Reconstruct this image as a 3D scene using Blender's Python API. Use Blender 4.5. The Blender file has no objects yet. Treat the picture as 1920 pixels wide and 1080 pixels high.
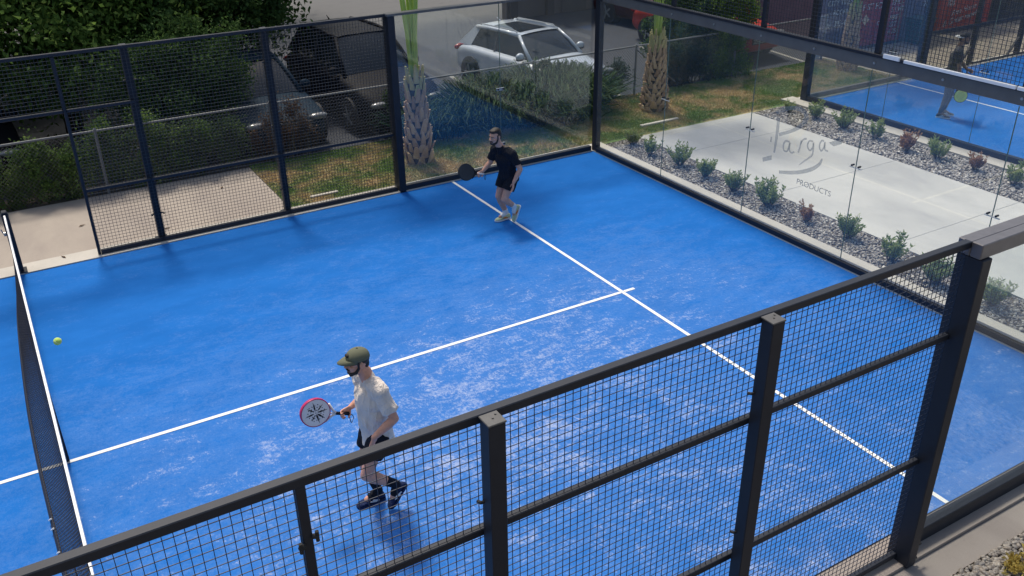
import bpy, bmesh, math, random
import numpy as np
from mathutils import Vector, Matrix, Euler, noise as mnoise
random.seed(7); RNG = np.random.default_rng(11)
PI = math.pi
scene = bpy.context.scene
C = bpy.data.collections.new('scene'); scene.collection.children.link(C)

# ------------------------------------------------------------------ tagging
def tag(o, label=None, cat=None, group=None, kind=None):
    if label: o['label'] = label
    if cat: o['category'] = cat
    if group: o['group'] = group
    if kind: o['kind'] = kind
    return o
def empty(name, loc=(0,0,0), rz=0, label=None, cat=None, group=None):
    o = bpy.data.objects.new(name, None); C.objects.link(o)
    o.location = loc; o.rotation_euler = (0,0,rz); o.empty_display_size = .1
    return tag(o, label, cat, group)
def copy_tree(o, parent=None):
    c = o.copy(); C.objects.link(c); c.parent = parent
    for ch in list(o.children): copy_tree(ch, c)
    return c

# ------------------------------------------------------------------ mesh builder
class MB:
    def __init__(s): s.v=[]; s.f=[]; s.m=[]
    def add(s, vs, fs, mi=0):
        b=len(s.v); s.v += [tuple(v) for v in vs]
        s.f += [tuple(b+i for i in f) for f in fs]; s.m += [mi]*len(fs)
    def box(s, a, b, mi=0):
        x0,y0,z0=[min(a[i],b[i]) for i in range(3)]; x1,y1,z1=[max(a[i],b[i]) for i in range(3)]
        s.add([(x0,y0,z0),(x1,y0,z0),(x1,y1,z0),(x0,y1,z0),(x0,y0,z1),(x1,y0,z1),(x1,y1,z1),(x0,y1,z1)],
              [(0,3,2,1),(4,5,6,7),(0,1,5,4),(1,2,6,5),(2,3,7,6),(3,0,4,7)], mi)
    def bbox(s, a, b, r=.006, mi=0):
        """box with chamfered edges"""
        lo=[min(a[i],b[i]) for i in range(3)]; hi=[max(a[i],b[i]) for i in range(3)]
        r=min(r, min(hi[i]-lo[i] for i in range(3))*.4)
        vs=[];idx={}
        for sx in (0,1):
            for sy in (0,1):
                for sz in (0,1):
                    c=[(lo,hi)[k][i] for i,k in enumerate((sx,sy,sz))]
                    sg=[1 if k==0 else -1 for k in (sx,sy,sz)]
                    for ax in range(3):
                        p=list(c)
                        for j in range(3):
                            if j!=ax: p[j]+=sg[j]*r
                        idx[(sx,sy,sz,ax)]=len(vs); vs.append(p)
        fs=[]
        for ax in range(3):
            u,w=[j for j in range(3) if j!=ax]
            for k in (0,1):
                q=[]
                for (a_,b_) in ((0,0),(1,0),(1,1),(0,1)):
                    key=[0,0,0]; key[ax]=k; key[u]=a_; key[w]=b_
                    q.append(idx[tuple(key)+(ax,)])
                fs.append(q)
        for ax in range(3):
            u,w=[j for j in range(3) if j!=ax]
            for a_ in (0,1):
                for b_ in (0,1):
                    k0=[0,0,0];k1=[0,0,0];k1[ax]=1
                    k0[u]=k1[u]=a_;k0[w]=k1[w]=b_
                    fs.append([idx[tuple(k0)+(u,)],idx[tuple(k0)+(w,)],idx[tuple(k1)+(w,)],idx[tuple(k1)+(u,)]])
        for sx in (0,1):
            for sy in (0,1):
                for sz in (0,1):
                    fs.append([idx[(sx,sy,sz,ax)] for ax in range(3)])
        s.add(vs,fs,mi)
    def strip(s, p, q, w, d, up=(0,0,1), mi=0):
        """rectangular bar p->q, width w (sideways) depth d (along up)"""
        p=Vector(p);q=Vector(q);t=(q-p).normalized();u=Vector(up)
        if abs(t.dot(u))>.99: u=Vector((1,0,0))
        sd=t.cross(u).normalized();u=sd.cross(t).normalized()
        vs=[]
        for c in (p,q):
            for a,b in ((-1,-1),(1,-1),(1,1),(-1,1)): vs.append(c+sd*w/2*a+u*d/2*b)
        s.add(vs,[(0,3,2,1),(4,5,6,7),(0,1,5,4),(1,2,6,5),(2,3,7,6),(3,0,4,7)],mi)
    def tube(s, pts, rs, n=8, mi=0, caps=True):
        pts=[Vector(p) for p in pts]
        if not hasattr(rs,'__len__'): rs=[rs]*len(pts)
        rings=[];up=Vector((0,0,1))
        for i,p in enumerate(pts):
            t=(pts[min(i+1,len(pts)-1)]-pts[max(i-1,0)]).normalized()
            a=up if abs(t.dot(up))<.95 else Vector((1,0,0))
            x=t.cross(a).normalized();y=t.cross(x).normalized()
            rings.append([p+x*rs[i]*math.cos(2*PI*k/n)+y*rs[i]*math.sin(2*PI*k/n) for k in range(n)])
        s.loft(rings,mi,caps)
    def loft(s, rings, mi=0, caps=True, closed=True):
        n=len(rings[0]);vs=[v for r in rings for v in r];fs=[]
        for i in range(len(rings)-1):
            for k in range(n if closed else n-1):
                a=i*n+k;b=i*n+(k+1)%n
                fs.append((a,b,b+n,a+n))
        if caps: fs.append(tuple(range(n))[::-1]); fs.append(tuple(range((len(rings)-1)*n,len(rings)*n)))
        s.add(vs,fs,mi)
    def cyl(s, p, q, r, n=16, mi=0, r2=None): s.tube([p,q],[r,r if r2 is None else r2],n,mi)
    def sphere(s, c, r, n=12, m=8, R=None, mi=0):
        c=Vector(c);rr=r if hasattr(r,'__len__') else (r,r,r)
        rings=[]
        for i in range(1,m):
            th=PI*i/m
            ring=[]
            for k in range(n):
                v=Vector((rr[0]*math.sin(th)*math.cos(2*PI*k/n),rr[1]*math.sin(th)*math.sin(2*PI*k/n),-rr[2]*math.cos(th)))
                if R: v=R@v
                ring.append(c+v)
            rings.append(ring)
        b=Vector((0,0,-rr[2]));t=Vector((0,0,rr[2]))
        if R: b=R@b;t=R@t
        vs=[v for r_ in rings for v in r_]+[c+b,c+t];fs=[]
        N=len(rings)
        for i in range(N-1):
            for k in range(n): fs.append((i*n+k,i*n+(k+1)%n,(i+1)*n+(k+1)%n,(i+1)*n+k))
        for k in range(n):
            fs.append((N*n,(k+1)%n,k)); fs.append((N*n+1,(N-1)*n+k,(N-1)*n+(k+1)%n))
        s.add(vs,fs,mi)
    def cap(s, p, q, r1, r2, n=14, ax=None, sq=1.0):
        """tapered capsule as one closed hull; ax/sq squash along a world axis direction"""
        p=Vector(p);q=Vector(q);d=q-p;L=d.length
        t=d.normalized() if L>1e-6 else Vector((0,0,1))
        a=Vector((0,0,1)) if abs(t.z)<.95 else Vector((1,0,0))
        if ax: a=Vector(ax)
        x=(a-t*a.dot(t)).normalized();y=t.cross(x).normalized()
        rings=[]
        for th in (-75,-50,-25,0): rings.append((p+t*r1*math.sin(math.radians(th)),r1*math.cos(math.radians(th))))
        for th in (0,25,50,75): rings.append((q+t*r2*math.sin(math.radians(th)),r2*math.cos(math.radians(th))))
        s.loft([[c+x*r*sq*math.cos(2*PI*k/n)+y*r*math.sin(2*PI*k/n) for k in range(n)] for c,r in rings])
    def xf(s, M):
        s.v=[tuple(M@Vector(v)) for v in s.v]; return s
    def build(s, name, mats, parent=None, smooth=False, loc=None):
        me=bpy.data.meshes.new(name); me.from_pydata(s.v,[],s.f)
        if not isinstance(mats,(list,tuple)): mats=[mats]
        for m in mats: me.materials.append(m)
        if len(mats)>1: me.polygons.foreach_set('material_index', s.m)
        if smooth: me.polygons.foreach_set('use_smooth',[True]*len(me.polygons))
        me.update()
        bm=bmesh.new();bm.from_mesh(me);bmesh.ops.recalc_face_normals(bm,faces=bm.faces);bm.to_mesh(me);bm.free()
        o=bpy.data.objects.new(name,me); C.objects.link(o)
        if parent: o.parent=parent
        if loc: o.location=loc
        return o

def np_mesh(name, V, F, mat, parent=None, smooth=False):
    """V (n,3), F (m,k)"""
    me=bpy.data.meshes.new(name); n=len(V); m,k=F.shape
    me.vertices.add(n); me.vertices.foreach_set('co', V.astype(np.float32).ravel())
    me.loops.add(m*k); me.loops.foreach_set('vertex_index', F.astype(np.int32).ravel())
    me.polygons.add(m); me.polygons.foreach_set('loop_start', np.arange(0,m*k,k,dtype=np.int32))
    me.materials.append(mat); me.update(calc_edges=True)
    if smooth: me.polygons.foreach_set('use_smooth',[True]*m)
    o=bpy.data.objects.new(name,me); C.objects.link(o)
    if parent: o.parent=parent
    return o

def leaves(P, L, W, up=.4, spread=1.0, D=None, fold=.25):
    """leaf quads (two folded tris each as one quad pair) at points P; returns V,F"""
    n=len(P)
    if D is None:
        D=RNG.normal(size=(n,3)); D[:,2]+=up; D*=spread
    D=D/np.linalg.norm(D,axis=1,keepdims=True)
    S=np.cross(D,RNG.normal(size=(n,3))); S/=np.linalg.norm(S,axis=1,keepdims=True)
    N=np.cross(D,S)
    l=(L*RNG.uniform(.6,1.3,n))[:,None]; w=(W*RNG.uniform(.7,1.2,n))[:,None]
    a=P; b=P+D*l*.5+S*w*.5+N*w*fold; c=P+D*l; d=P+D*l*.5-S*w*.5+N*w*fold
    V=np.stack([a,b,c,d],1).reshape(-1,3)
    i=np.arange(n)[:,None]*4
    F=np.concatenate([i+[0,1,2],i+[0,2,3]],1).reshape(-1,3)
    return V,F

# ------------------------------------------------------------------ materials
def newmat(name):
    m=bpy.data.materials.new(name); m.use_nodes=True; nt=m.node_tree
    b=nt.nodes['Principled BSDF']; return m,nt,b
def plain(name, col, rough=.6, metal=0, var=.12, scale=8, bump=0, spec=.5, coat=0):
    m,nt,b=newmat(name)
    b.inputs['Roughness'].default_value=rough; b.inputs['Metallic'].default_value=metal
    b.inputs['Specular IOR Level'].default_value=spec
    b.inputs['Coat Weight'].default_value=coat
    n=nt.nodes.new('ShaderNodeTexNoise'); n.inputs['Scale'].default_value=scale; n.inputs['Detail'].default_value=6
    tc=nt.nodes.new('ShaderNodeTexCoord'); nt.links.new(tc.outputs['Object'],n.inputs['Vector'])
    r=nt.nodes.new('ShaderNodeMix'); r.data_type='RGBA'
    r.inputs[6].default_value=(*[c*(1-var) for c in col],1); r.inputs[7].default_value=(*[min(1,c*(1+var)) for c in col],1)
    nt.links.new(n.outputs['Fac'],r.inputs[0]); nt.links.new(r.outputs[2],b.inputs['Base Color'])
    if bump:
        bp=nt.nodes.new('ShaderNodeBump'); bp.inputs['Strength'].default_value=bump; bp.inputs['Distance'].default_value=.01
        nt.links.new(n.outputs['Fac'],bp.inputs['Height']); nt.links.new(bp.outputs[0],b.inputs['Normal'])
    return m
def leafmat(name, c1, c2, c3=None, rough=.55, trans=.42):
    """per-leaf colour from a random per island"""
    m,nt,b=newmat(name)
    g=nt.nodes.new('ShaderNodeNewGeometry'); r=nt.nodes.new('ShaderNodeValToRGB')
    e=r.color_ramp.elements; e[0].color=(*c1,1); e[1].color=(*c2,1); e[1].position=.8
    if c3: x=e.new(1.0); x.color=(*c3,1)
    tc=nt.nodes.new('ShaderNodeTexCoord')
    n=nt.nodes.new('ShaderNodeTexNoise'); n.inputs['Scale'].default_value=1.6; n.inputs['Detail'].default_value=3
    nt.links.new(tc.outputs['Object'],n.inputs['Vector'])
    mth=nt.nodes.new('ShaderNodeMath'); mth.operation='MULTIPLY_ADD'
    nt.links.new(g.outputs['Random Per Island'],mth.inputs[0]); mth.inputs[1].default_value=.6
    m2=nt.nodes.new('ShaderNodeMath'); m2.operation='MULTIPLY_ADD'; m2.inputs[1].default_value=1.4; m2.inputs[2].default_value=-.45
    nt.links.new(n.outputs['Fac'],m2.inputs[0]); nt.links.new(m2.outputs[0],mth.inputs[2])
    nt.links.new(mth.outputs[0],r.inputs[0]); nt.links.new(r.outputs[0],b.inputs['Base Color'])
    b.inputs['Roughness'].default_value=.7; b.inputs['Specular IOR Level'].default_value=.15
    tr=nt.nodes.new('ShaderNodeBsdfTranslucent'); nt.links.new(r.outputs[0],tr.inputs[0])
    mx=nt.nodes.new('ShaderNodeMixShader'); mx.inputs[0].default_value=trans
    out=nt.nodes['Material Output']
    nt.links.new(b.outputs[0],mx.inputs[1]); nt.links.new(tr.outputs[0],mx.inputs[2]); nt.links.new(mx.outputs[0],out.inputs[0])
    return m
def ramp(nt, src, p0, c0, p1, c1):
    r=nt.nodes.new('ShaderNodeValToRGB'); e=r.color_ramp.elements
    e[0].position=p0; e[0].color=(*c0,1) if len(c0)==3 else c0; e[1].position=p1; e[1].color=(*c1,1) if len(c1)==3 else c1
    nt.links.new(src,r.inputs[0]); return r.outputs[0]
def noise(nt, vec, scale, detail=5, rough=.55, dist=0):
    n=nt.nodes.new('ShaderNodeTexNoise'); n.inputs['Scale'].default_value=scale
    n.inputs['Detail'].default_value=detail; n.inputs['Roughness'].default_value=rough; n.inputs['Distortion'].default_value=dist
    nt.links.new(vec,n.inputs['Vector']); return n.outputs['Fac']
def mapping(nt, vec, scale=(1,1,1), rot=0, loc=(0,0,0)):
    m=nt.nodes.new('ShaderNodeMapping'); m.inputs['Scale'].default_value=scale; m.inputs['Rotation'].default_value=(0,0,rot)
    m.inputs['Location'].default_value=loc; nt.links.new(vec,m.inputs['Vector']); return m.outputs[0]
def mixc(nt, fac, a, b):
    r=nt.nodes.new('ShaderNodeMix'); r.data_type='RGBA'
    if hasattr(fac,'links'): nt.links.new(fac,r.inputs[0])
    else: r.inputs[0].default_value=fac
    for i,x in ((6,a),(7,b)):
        if hasattr(x,'links'): nt.links.new(x,r.inputs[i])
        else: r.inputs[i].default_value=(*x,1)
    return r.outputs[2]
def math2(nt, op, a, b, clamp=False):
    n=nt.nodes.new('ShaderNodeMath'); n.operation=op; n.use_clamp=clamp
    for i,x in ((0,a),(1,b)):
        if hasattr(x,'links'): nt.links.new(x,n.inputs[i])
        else: n.inputs[i].default_value=x
    return n.outputs[0]
def objco(nt):
    return nt.nodes.new('ShaderNodeTexCoord').outputs['Object']
def bump(nt, b, h, s=.3, d=.01):
    bp=nt.nodes.new('ShaderNodeBump'); bp.inputs['Strength'].default_value=s; bp.inputs['Distance'].default_value=d
    nt.links.new(h,bp.inputs['Height']); nt.links.new(bp.outputs[0],b.inputs['Normal'])

M={}
# artificial turf: blue fibre with pale sand, worn in scuffs
def turf_mat():
    m,nt,b=newmat('blue_turf'); co=objco(nt)
    big=noise(nt,co,.28,3,.5); mid=noise(nt,mapping(nt,co,(1.0,1.8,1),.5),1.4,6,.65)
    base=mixc(nt,ramp(nt,mid,.35,(0,0,0),.68,(1,1,1)),(.007,.130,.455),(.012,.155,.52))
    # where sand has gathered: towards the near side and in a worn patch round the middle
    sep=nt.nodes.new('ShaderNodeSeparateXYZ'); nt.links.new(co,sep.inputs[0])
    gx=nt.nodes.new('ShaderNodeVectorMath'); gx.operation='DISTANCE'
    nt.links.new(mapping(nt,co,(.7,1,1)),gx.inputs[0]); gx.inputs[1].default_value=(4.4*.7,4.6,0)
    near=ramp(nt,math2(nt,'DIVIDE',gx.outputs['Value'],5.0),.05,(1,1,1),.8,(0,0,0))
    side=ramp(nt,math2(nt,'DIVIDE',sep.outputs[1],10.0),.02,(1,1,1),.75,(0,0,0))
    amt=math2(nt,'ADD',math2(nt,'ADD',math2(nt,'MULTIPLY',near,.13),math2(nt,'MULTIPLY',side,.135)),math2(nt,'MULTIPLY',big,.16))
    st=noise(nt,mapping(nt,co,(.8,1.3,1),.52),2.5,9,.74,.6)
    st2=noise(nt,mapping(nt,co,(1.0,2.0,1),.9,(3,7,0)),6.5,8,.78,.8)
    f1=noise(nt,mapping(nt,co,(1.6,1,1),.3),21,6,.8,.6)
    v=math2(nt,'ADD',math2(nt,'ADD',math2(nt,'ADD',math2(nt,'MULTIPLY',st,.34),math2(nt,'MULTIPLY',st2,.32)),math2(nt,'MULTIPLY',f1,.34)),amt)
    soft=ramp(nt,v,.60,(0,0,0),.86,(.46,.46,.46)); hard=ramp(nt,v,.74,(0,0,0),.84,(.58,.58,.58))
    c=mixc(nt,soft,base,(.20,.335,.63)); c=mixc(nt,hard,c,(.56,.60,.71))
    grain=noise(nt,co,140,2,.6)
    c=mixc(nt,ramp(nt,grain,.3,(.16,.16,.16),.7,(0,0,0)),c,(.006,.07,.35))
    nt.links.new(c,b.inputs['Base Color']); b.inputs['Roughness'].default_value=.85; b.inputs['Specular IOR Level'].default_value=.12
    bump(nt,b,grain,.25,.006); return m
M['turf']=turf_mat()
def concrete_mat(name,a,bb,stain,sc=1.0,joint=0):
    m,nt,b=newmat(name); co=objco(nt)
    n1=noise(nt,mapping(nt,co,(1,.35,1),.2),.9*sc,6,.6,.4); n2=noise(nt,co,6*sc,8,.7); n3=noise(nt,co,90,3,.7)
    c=mixc(nt,ramp(nt,n1,.38,(0,0,0),.62,(1,1,1)),a,bb)
    c=mixc(nt,ramp(nt,n2,.58,(0,0,0),.8,(.55,.55,.55)),c,stain)
    c=mixc(nt,ramp(nt,n3,.4,(.14,.14,.14),.65,(0,0,0)),c,[x*.5 for x in a])
    nt.links.new(c,b.inputs['Base Color']); b.inputs['Roughness'].default_value=.82; b.inputs['Specular IOR Level'].default_value=.3
    bump(nt,b,n3,.15,.004); return m
M['conc_white']=concrete_mat('pale_concrete',(.44,.437,.425),(.58,.57,.54),(.36,.36,.355),.9)
M['conc_tan']=concrete_mat('walkway_concrete',(.33,.285,.25),(.42,.365,.31),(.25,.215,.19))
M['conc_kerb']=concrete_mat('kerb_concrete',(.50,.47,.42),(.58,.54,.48),(.36,.33,.30),1.5)
M['conc_dim']=concrete_mat('footing_concrete',(.27,.235,.215),(.34,.30,.27),(.2,.175,.16),1.2)
def asphalt_mat():
    m,nt,b=newmat('asphalt'); co=objco(nt)
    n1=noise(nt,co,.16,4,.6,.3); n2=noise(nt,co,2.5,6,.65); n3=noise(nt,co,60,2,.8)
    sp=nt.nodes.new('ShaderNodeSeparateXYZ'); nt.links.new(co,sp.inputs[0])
    tmp=ramp(nt,math2(nt,'ADD',math2(nt,'DIVIDE',sp.outputs[1],40.0),math2(nt,'MULTIPLY',n1,.12)),.60,(0,0,0),.645,(1,1,1))  # haze and glare painted into the colour: paler far back in the lot
    c=mixc(nt,tmp,(.024,.031,.047),(.095,.095,.095))
    c=mixc(nt,ramp(nt,n2,.5,(0,0,0),.75,(.4,.4,.4)),c,(.045,.045,.05))
    c=mixc(nt,ramp(nt,n3,.5,(0,0,0),.7,(.3,.3,.3)),c,(.07,.07,.075))
    nt.links.new(c,b.inputs['Base Color']); b.inputs['Roughness'].default_value=.8
    bump(nt,b,n3,.3,.006); return m
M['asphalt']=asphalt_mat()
def lawn_mat():
    m,nt,b=newmat('lawn'); co=objco(nt)
    n1=noise(nt,co,.9,6,.7,.3); n2=noise(nt,co,11,6,.7)
    c=mixc(nt,ramp(nt,n1,.44,(0,0,0),.6,(1,1,1)),(.12,.20,.055),(.46,.35,.18))
    c=mixc(nt,ramp(nt,n2,.45,(0,0,0),.7,(.7,.7,.7)),c,(.10,.085,.04))
    nt.links.new(c,b.inputs['Base Color']); b.inputs['Roughness'].default_value=.95
    bump(nt,b,n2,.6,.03); return m
M['lawn']=lawn_mat()
def grassblade_mat():
    m,nt,b=newmat('grass_blades'); co=objco(nt)
    g=nt.nodes.new('ShaderNodeNewGeometry')
    n1=noise(nt,co,.9,6,.7,.3)
    gr=ramp(nt,g.outputs['Random Per Island'],0,(.10,.20,.04),1,(.22,.32,.08))
    dr=ramp(nt,g.outputs['Random Per Island'],0,(.40,.29,.14),1,(.66,.52,.30))
    c=mixc(nt,ramp(nt,n1,.45,(0,0,0),.58,(1,1,1)),gr,dr)
    nt.links.new(c,b.inputs['Base Color']); b.inputs['Roughness'].default_value=.7
    return m
M['blades']=grassblade_mat()
M['soil']=plain('soil',(.10,.085,.07),.95,var=.35,scale=5,bump=.5)
M['dirt']=plain('dirt',(.30,.26,.21),.95,var=.2,scale=2,bump=.3)
def stone_mat(name,cols,rough=.6):
    m,nt,b=newmat(name); g=nt.nodes.new('ShaderNodeNewGeometry'); r=nt.nodes.new('ShaderNodeValToRGB')
    e=r.color_ramp.elements; r.color_ramp.interpolation='LINEAR'
    e[0].color=(*cols[0],1); e[1].color=(*cols[-1],1)
    for i,cc in enumerate(cols[1:-1],1): x=e.new(i/(len(cols)-1)); x.color=(*cc,1)
    nt.links.new(g.outputs['Random Per Island'],r.inputs[0])
    n=noise(nt,objco(nt),70,4,.7)
    nt.links.new(mixc(nt,ramp(nt,n,.4,(0,0,0),.7,(.3,.3,.3)),r.outputs[0],(.5,.48,.45)),b.inputs['Base Color'])
    b.inputs['Roughness'].default_value=rough; return m
M['gravel']=stone_mat('gravel',[(.10,.095,.09),(.30,.275,.26),(.46,.42,.38),(.17,.155,.15),(.80,.76,.70)])
M['pebble']=stone_mat('pebbles',[(.12,.10,.085),(.28,.235,.20),(.19,.165,.15),(.38,.33,.28),(.23,.18,.14)],.5)
M['steel']=plain('black_steel',(.017,.021,.032),.5,0,.2,14,.05,spec=.35)
M['steel_worn']=plain('weathered_steel',(.15,.145,.155),.42,.3,.25,10,.05)
M['cap_steel']=plain('dull_cap_steel',(.085,.082,.08),.5,0,.3,20)
M['beam']=plain('dusty_beam',(.12,.118,.118),.6,0,.3,5)
M['wire']=plain('black_wire',(.010,.020,.048),.4,0,.1,10)
M['wire_far']=plain('coated_wire',(.032,.036,.046),.45,0,.1,10)
M['galv']=plain('galvanised_steel',(.42,.43,.44),.4,.7,.15,20)
M['strip_plate_white']=plain('highlight_plate_white',(.88,.88,.88),.5,0,.1,20)  # white of the painted highlight strip and of the tag plate
M['rail_grey']=plain('dull_galvanised_rail',(.16,.165,.17),.65,0,.2,20)
M['chain']=plain('chain_link_wire',(.11,.115,.12),.5,.3,.15,20)
M['white']=plain('white_line',(.78,.79,.79),.75,var=.06,scale=12)
M['tape']=plain('net_tape',(.85,.85,.84),.6,var=.04)
M['net']=plain('net_cord',(.014,.017,.03),.8)
M['rubber']=plain('rubber',(.018,.018,.02),.75)
def glass_mat():
    m,nt,b=newmat('toughened_glass'); nt.nodes.remove(b)
    t=nt.nodes.new('ShaderNodeBsdfTransparent'); t.inputs[0].default_value=(.955,.975,.968,1)
    g=nt.nodes.new('ShaderNodeBsdfGlossy'); g.inputs['Roughness'].default_value=.015; g.inputs['Color'].default_value=(.9,.95,1,1)
    ge=nt.nodes.new('ShaderNodeNewGeometry'); dt=nt.nodes.new('ShaderNodeVectorMath'); dt.operation='DOT_PRODUCT'
    nt.links.new(ge.outputs['Incoming'],dt.inputs[0]); nt.links.new(ge.outputs['Normal'],dt.inputs[1])
    om=math2(nt,'SUBTRACT',1.0,math2(nt,'ABSOLUTE',dt.outputs['Value'],0)); fr=math2(nt,'ADD',math2(nt,'MULTIPLY',math2(nt,'POWER',om,5.0),.9),.04)
    d=nt.nodes.new('ShaderNodeBsdfDiffuse'); d.inputs[0].default_value=(.55,.6,.62,1)
    co=objco(nt); n=noise(nt,co,1.1,5,.6,.4)
    df=math2(nt,'MULTIPLY',n,.05)
    m1=nt.nodes.new('ShaderNodeMixShader'); nt.links.new(df,m1.inputs[0]); nt.links.new(t.outputs[0],m1.inputs[1]); nt.links.new(d.outputs[0],m1.inputs[2])
    m2=nt.nodes.new('ShaderNodeMixShader'); nt.links.new(fr,m2.inputs[0]); nt.links.new(m1.outputs[0],m2.inputs[1]); nt.links.new(g.outputs[0],m2.inputs[2])
    nt.links.new(m2.outputs[0],nt.nodes['Material Output'].inputs[0]); return m
M['glass']=glass_mat()
M['glass_edge']=plain('glass_edge',(.09,.16,.15),.3)
def frost_mat():
    m,nt,b=newmat('frosted_film'); nt.nodes.remove(b)
    t=nt.nodes.new('ShaderNodeBsdfTransparent'); t.inputs[0].default_value=(.9,.92,.93,1)
    d=nt.nodes.new('ShaderNodeBsdfDiffuse'); d.inputs[0].default_value=(.27,.30,.32,1)
    x=nt.nodes.new('ShaderNodeMixShader'); x.inputs[0].default_value=.44
    nt.links.new(t.outputs[0],x.inputs[1]); nt.links.new(d.outputs[0],x.inputs[2]); nt.links.new(x.outputs[0],nt.nodes['Material Output'].inputs[0]); return m
M['frost']=frost_mat()
# ------------------------------------------------------------------ people
def skinmat(c):
    m,nt,b=newmat('skin'); n=noise(nt,objco(nt),22,4,.6)
    nt.links.new(mixc(nt,ramp(nt,n,.35,(0,0,0),.7,(1,1,1)),[x*.82 for x in c],c),b.inputs['Base Color'])
    b.inputs['Roughness'].default_value=.5; b.inputs['Subsurface Weight'].default_value=.08; b.inputs['Subsurface Radius'].default_value=(.02,.008,.005)
    return m
M['skin']=skinmat((.74,.37,.25)); M['skin2']=skinmat((.66,.36,.26)); M['skin3']=skinmat((.30,.16,.11))
def cloth(n,c,v=.1):
    m=plain(n,c,.85,0,v,30,0,spec=.2); nt=m.node_tree; b=nt.nodes['Principled BSDF']; co=objco(nt)
    a=noise(nt,mapping(nt,co,(1,1,.42),0),13,3,.55,1.2); w_=noise(nt,co,420,2,.5)
    rdg=math2(nt,'ABSOLUTE',math2(nt,'SUBTRACT',a,.5),0)
    h=math2(nt,'ADD',math2(nt,'MULTIPLY',rdg,2.2),math2(nt,'MULTIPLY',w_,.02)); bump(nt,b,h,.75,.03); return m
M['hair']=plain('dark_hair',(.018,.013,.011),.6,var=.4,scale=90,bump=.6)
M['cream']=cloth('cream_cotton',(.77,.685,.61),.04); M['black_c']=cloth('black_cloth',(.012,.014,.022)); M['grey_c']=cloth('charcoal_cloth',(.045,.048,.06))
M['olive']=plain('olive_cap_cloth',(.145,.15,.10),.85,0,.08,30,spec=.2); M['navy']=cloth('navy_shoe',(.018,.03,.09)); M['lime']=cloth('lime_shoe',(.55,.60,.38)); M['grey_pants']=cloth('grey_leggings',(.13,.125,.15))
M['whitep']=plain('white_rubber',(.75,.75,.75),.5,var=.05); M['orange']=cloth('orange_trim',(.75,.22,.06)); M['eye']=plain('eye',(.6,.58,.55),.2); M['lips']=plain('lips',(.32,.12,.10),.5)
def baked(name,mb,mat,parent,vox=.006,sm=3,wr=0,wf=14,fold=None):
    o=mb.build(name,mat,parent)
    r=o.modifiers.new('r','REMESH'); r.mode='VOXEL'; r.voxel_size=vox; r.use_smooth_shade=True
    s=o.modifiers.new('s','SMOOTH'); s.iterations=sm; s.factor=.5
    dg=bpy.context.evaluated_depsgraph_get(); me=bpy.data.meshes.new_from_object(o.evaluated_get(dg))
    o.modifiers.clear(); tmp=o.data; o.data=me; bpy.data.meshes.remove(tmp)
    me.materials.clear(); me.materials.append(mat)
    if wr:
        k=len(me.vertices); co=np.empty(k*3,np.float32); me.vertices.foreach_get('co',co); co=co.reshape(-1,3)
        nn=np.empty(k*3,np.float32); me.vertex_normals.foreach_get('vector',nn); nn=nn.reshape(-1,3)
        q=np.array([.3-abs(mnoise.noise(Vector((x*wf+z*wf*.5,y*wf,z*wf*.5)))+.5*mnoise.noise(Vector((x*wf*2.1+5,y*wf*2.1,z*wf)))) for x,y,z in co.tolist()])
        me.vertices.foreach_set('co',(co+nn*(wr*q)[:,None]).astype(np.float32).ravel()); me.update()
    return o
V3=Vector
def hand(mb,w,d,palm_n,curl,grip=None,s=1.0,fl=1):
    """w wrist, d direction of hand, palm_n palm normal (towards which fingers curl), curl 0..1"""
    d=V3(d).normalized(); n=V3(palm_n); n=(n-d*n.dot(d)).normalized(); sd=d.cross(n)*fl  # sd points towards thumb side
    w=V3(w); pc=w+d*.045*s
    mb.cap(w+d*.0,w+d*.075*s,.027*s,.036*s,12,ax=n,sq=.42)
    for i,(off,L,r) in enumerate(((.030,.078,.0092),(.010,.088,.0095),(-.011,.080,.009),(-.030,.062,.008))):
        b=w+d*.085*s+sd*off*s; a=0; p=b; dirv=d.copy()
        sp=sd*off*.9
        for j,f in enumerate((.45,.32,.25)):
            a+=curl*(.55+.5*j)*.95+.10
            dv=(d*math.cos(a)+n*math.sin(a)+sp*(1-curl)).normalized()
            q=p+dv*L*f*s; mb.cap(p,q,r*s*(1-.08*j),r*s*(.93-.08*j),8); p=q
    b=w+d*.022*s+sd*.030*s; t1=b+(d*.6+sd*.65+n*(.25+.5*curl)).normalized()*.042*s; t2=t1+(d*.85+sd*(.25-.6*curl)+n*(.15+.7*curl)).normalized()*.034*s
    mb.cap(b,t1,.013*s,.0115*s,8); mb.cap(t1,t2,.011*s,.009*s,8)
def head(mb,c,f,u,s=1.0):
    f=V3(f).normalized();u=V3(u);u=(u-f*u.dot(f)).normalized();l=u.cross(f)
    R=Matrix((l,-f,u)).transposed()   # local x=left y=back z=up
    def S(p,r,R2=R): mb.sphere(c+R@V3(p)*s,[a*s for a in r],16,12,R2)
    S((0,.012,.025),(.076,.094,.092)); S((0,-.018,-.035),(.062,.072,.078)); S((0,-.045,-.080),(.036,.036,.026))
    S((0,-.060,.038),(.052,.026,.018))
    c_=c
    mb.cap(c_+R@V3((0,-.084,.018))*s,c_+R@V3((0,-.104,-.018))*s,.010*s,.015*s,8); S((0,-.092,-.021),(.019,.013,.010))
    S((.036,-.060,-.020),(.024,.024,.020)); S((-.036,-.060,-.020),(.024,.024,.020)); S((0,-.078,-.052),(.024,.014,.012))
    for sx in (-1,1): 
        S((sx*.077,.012,-.005),(.010,.020,.031)); 
    return R,l
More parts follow.
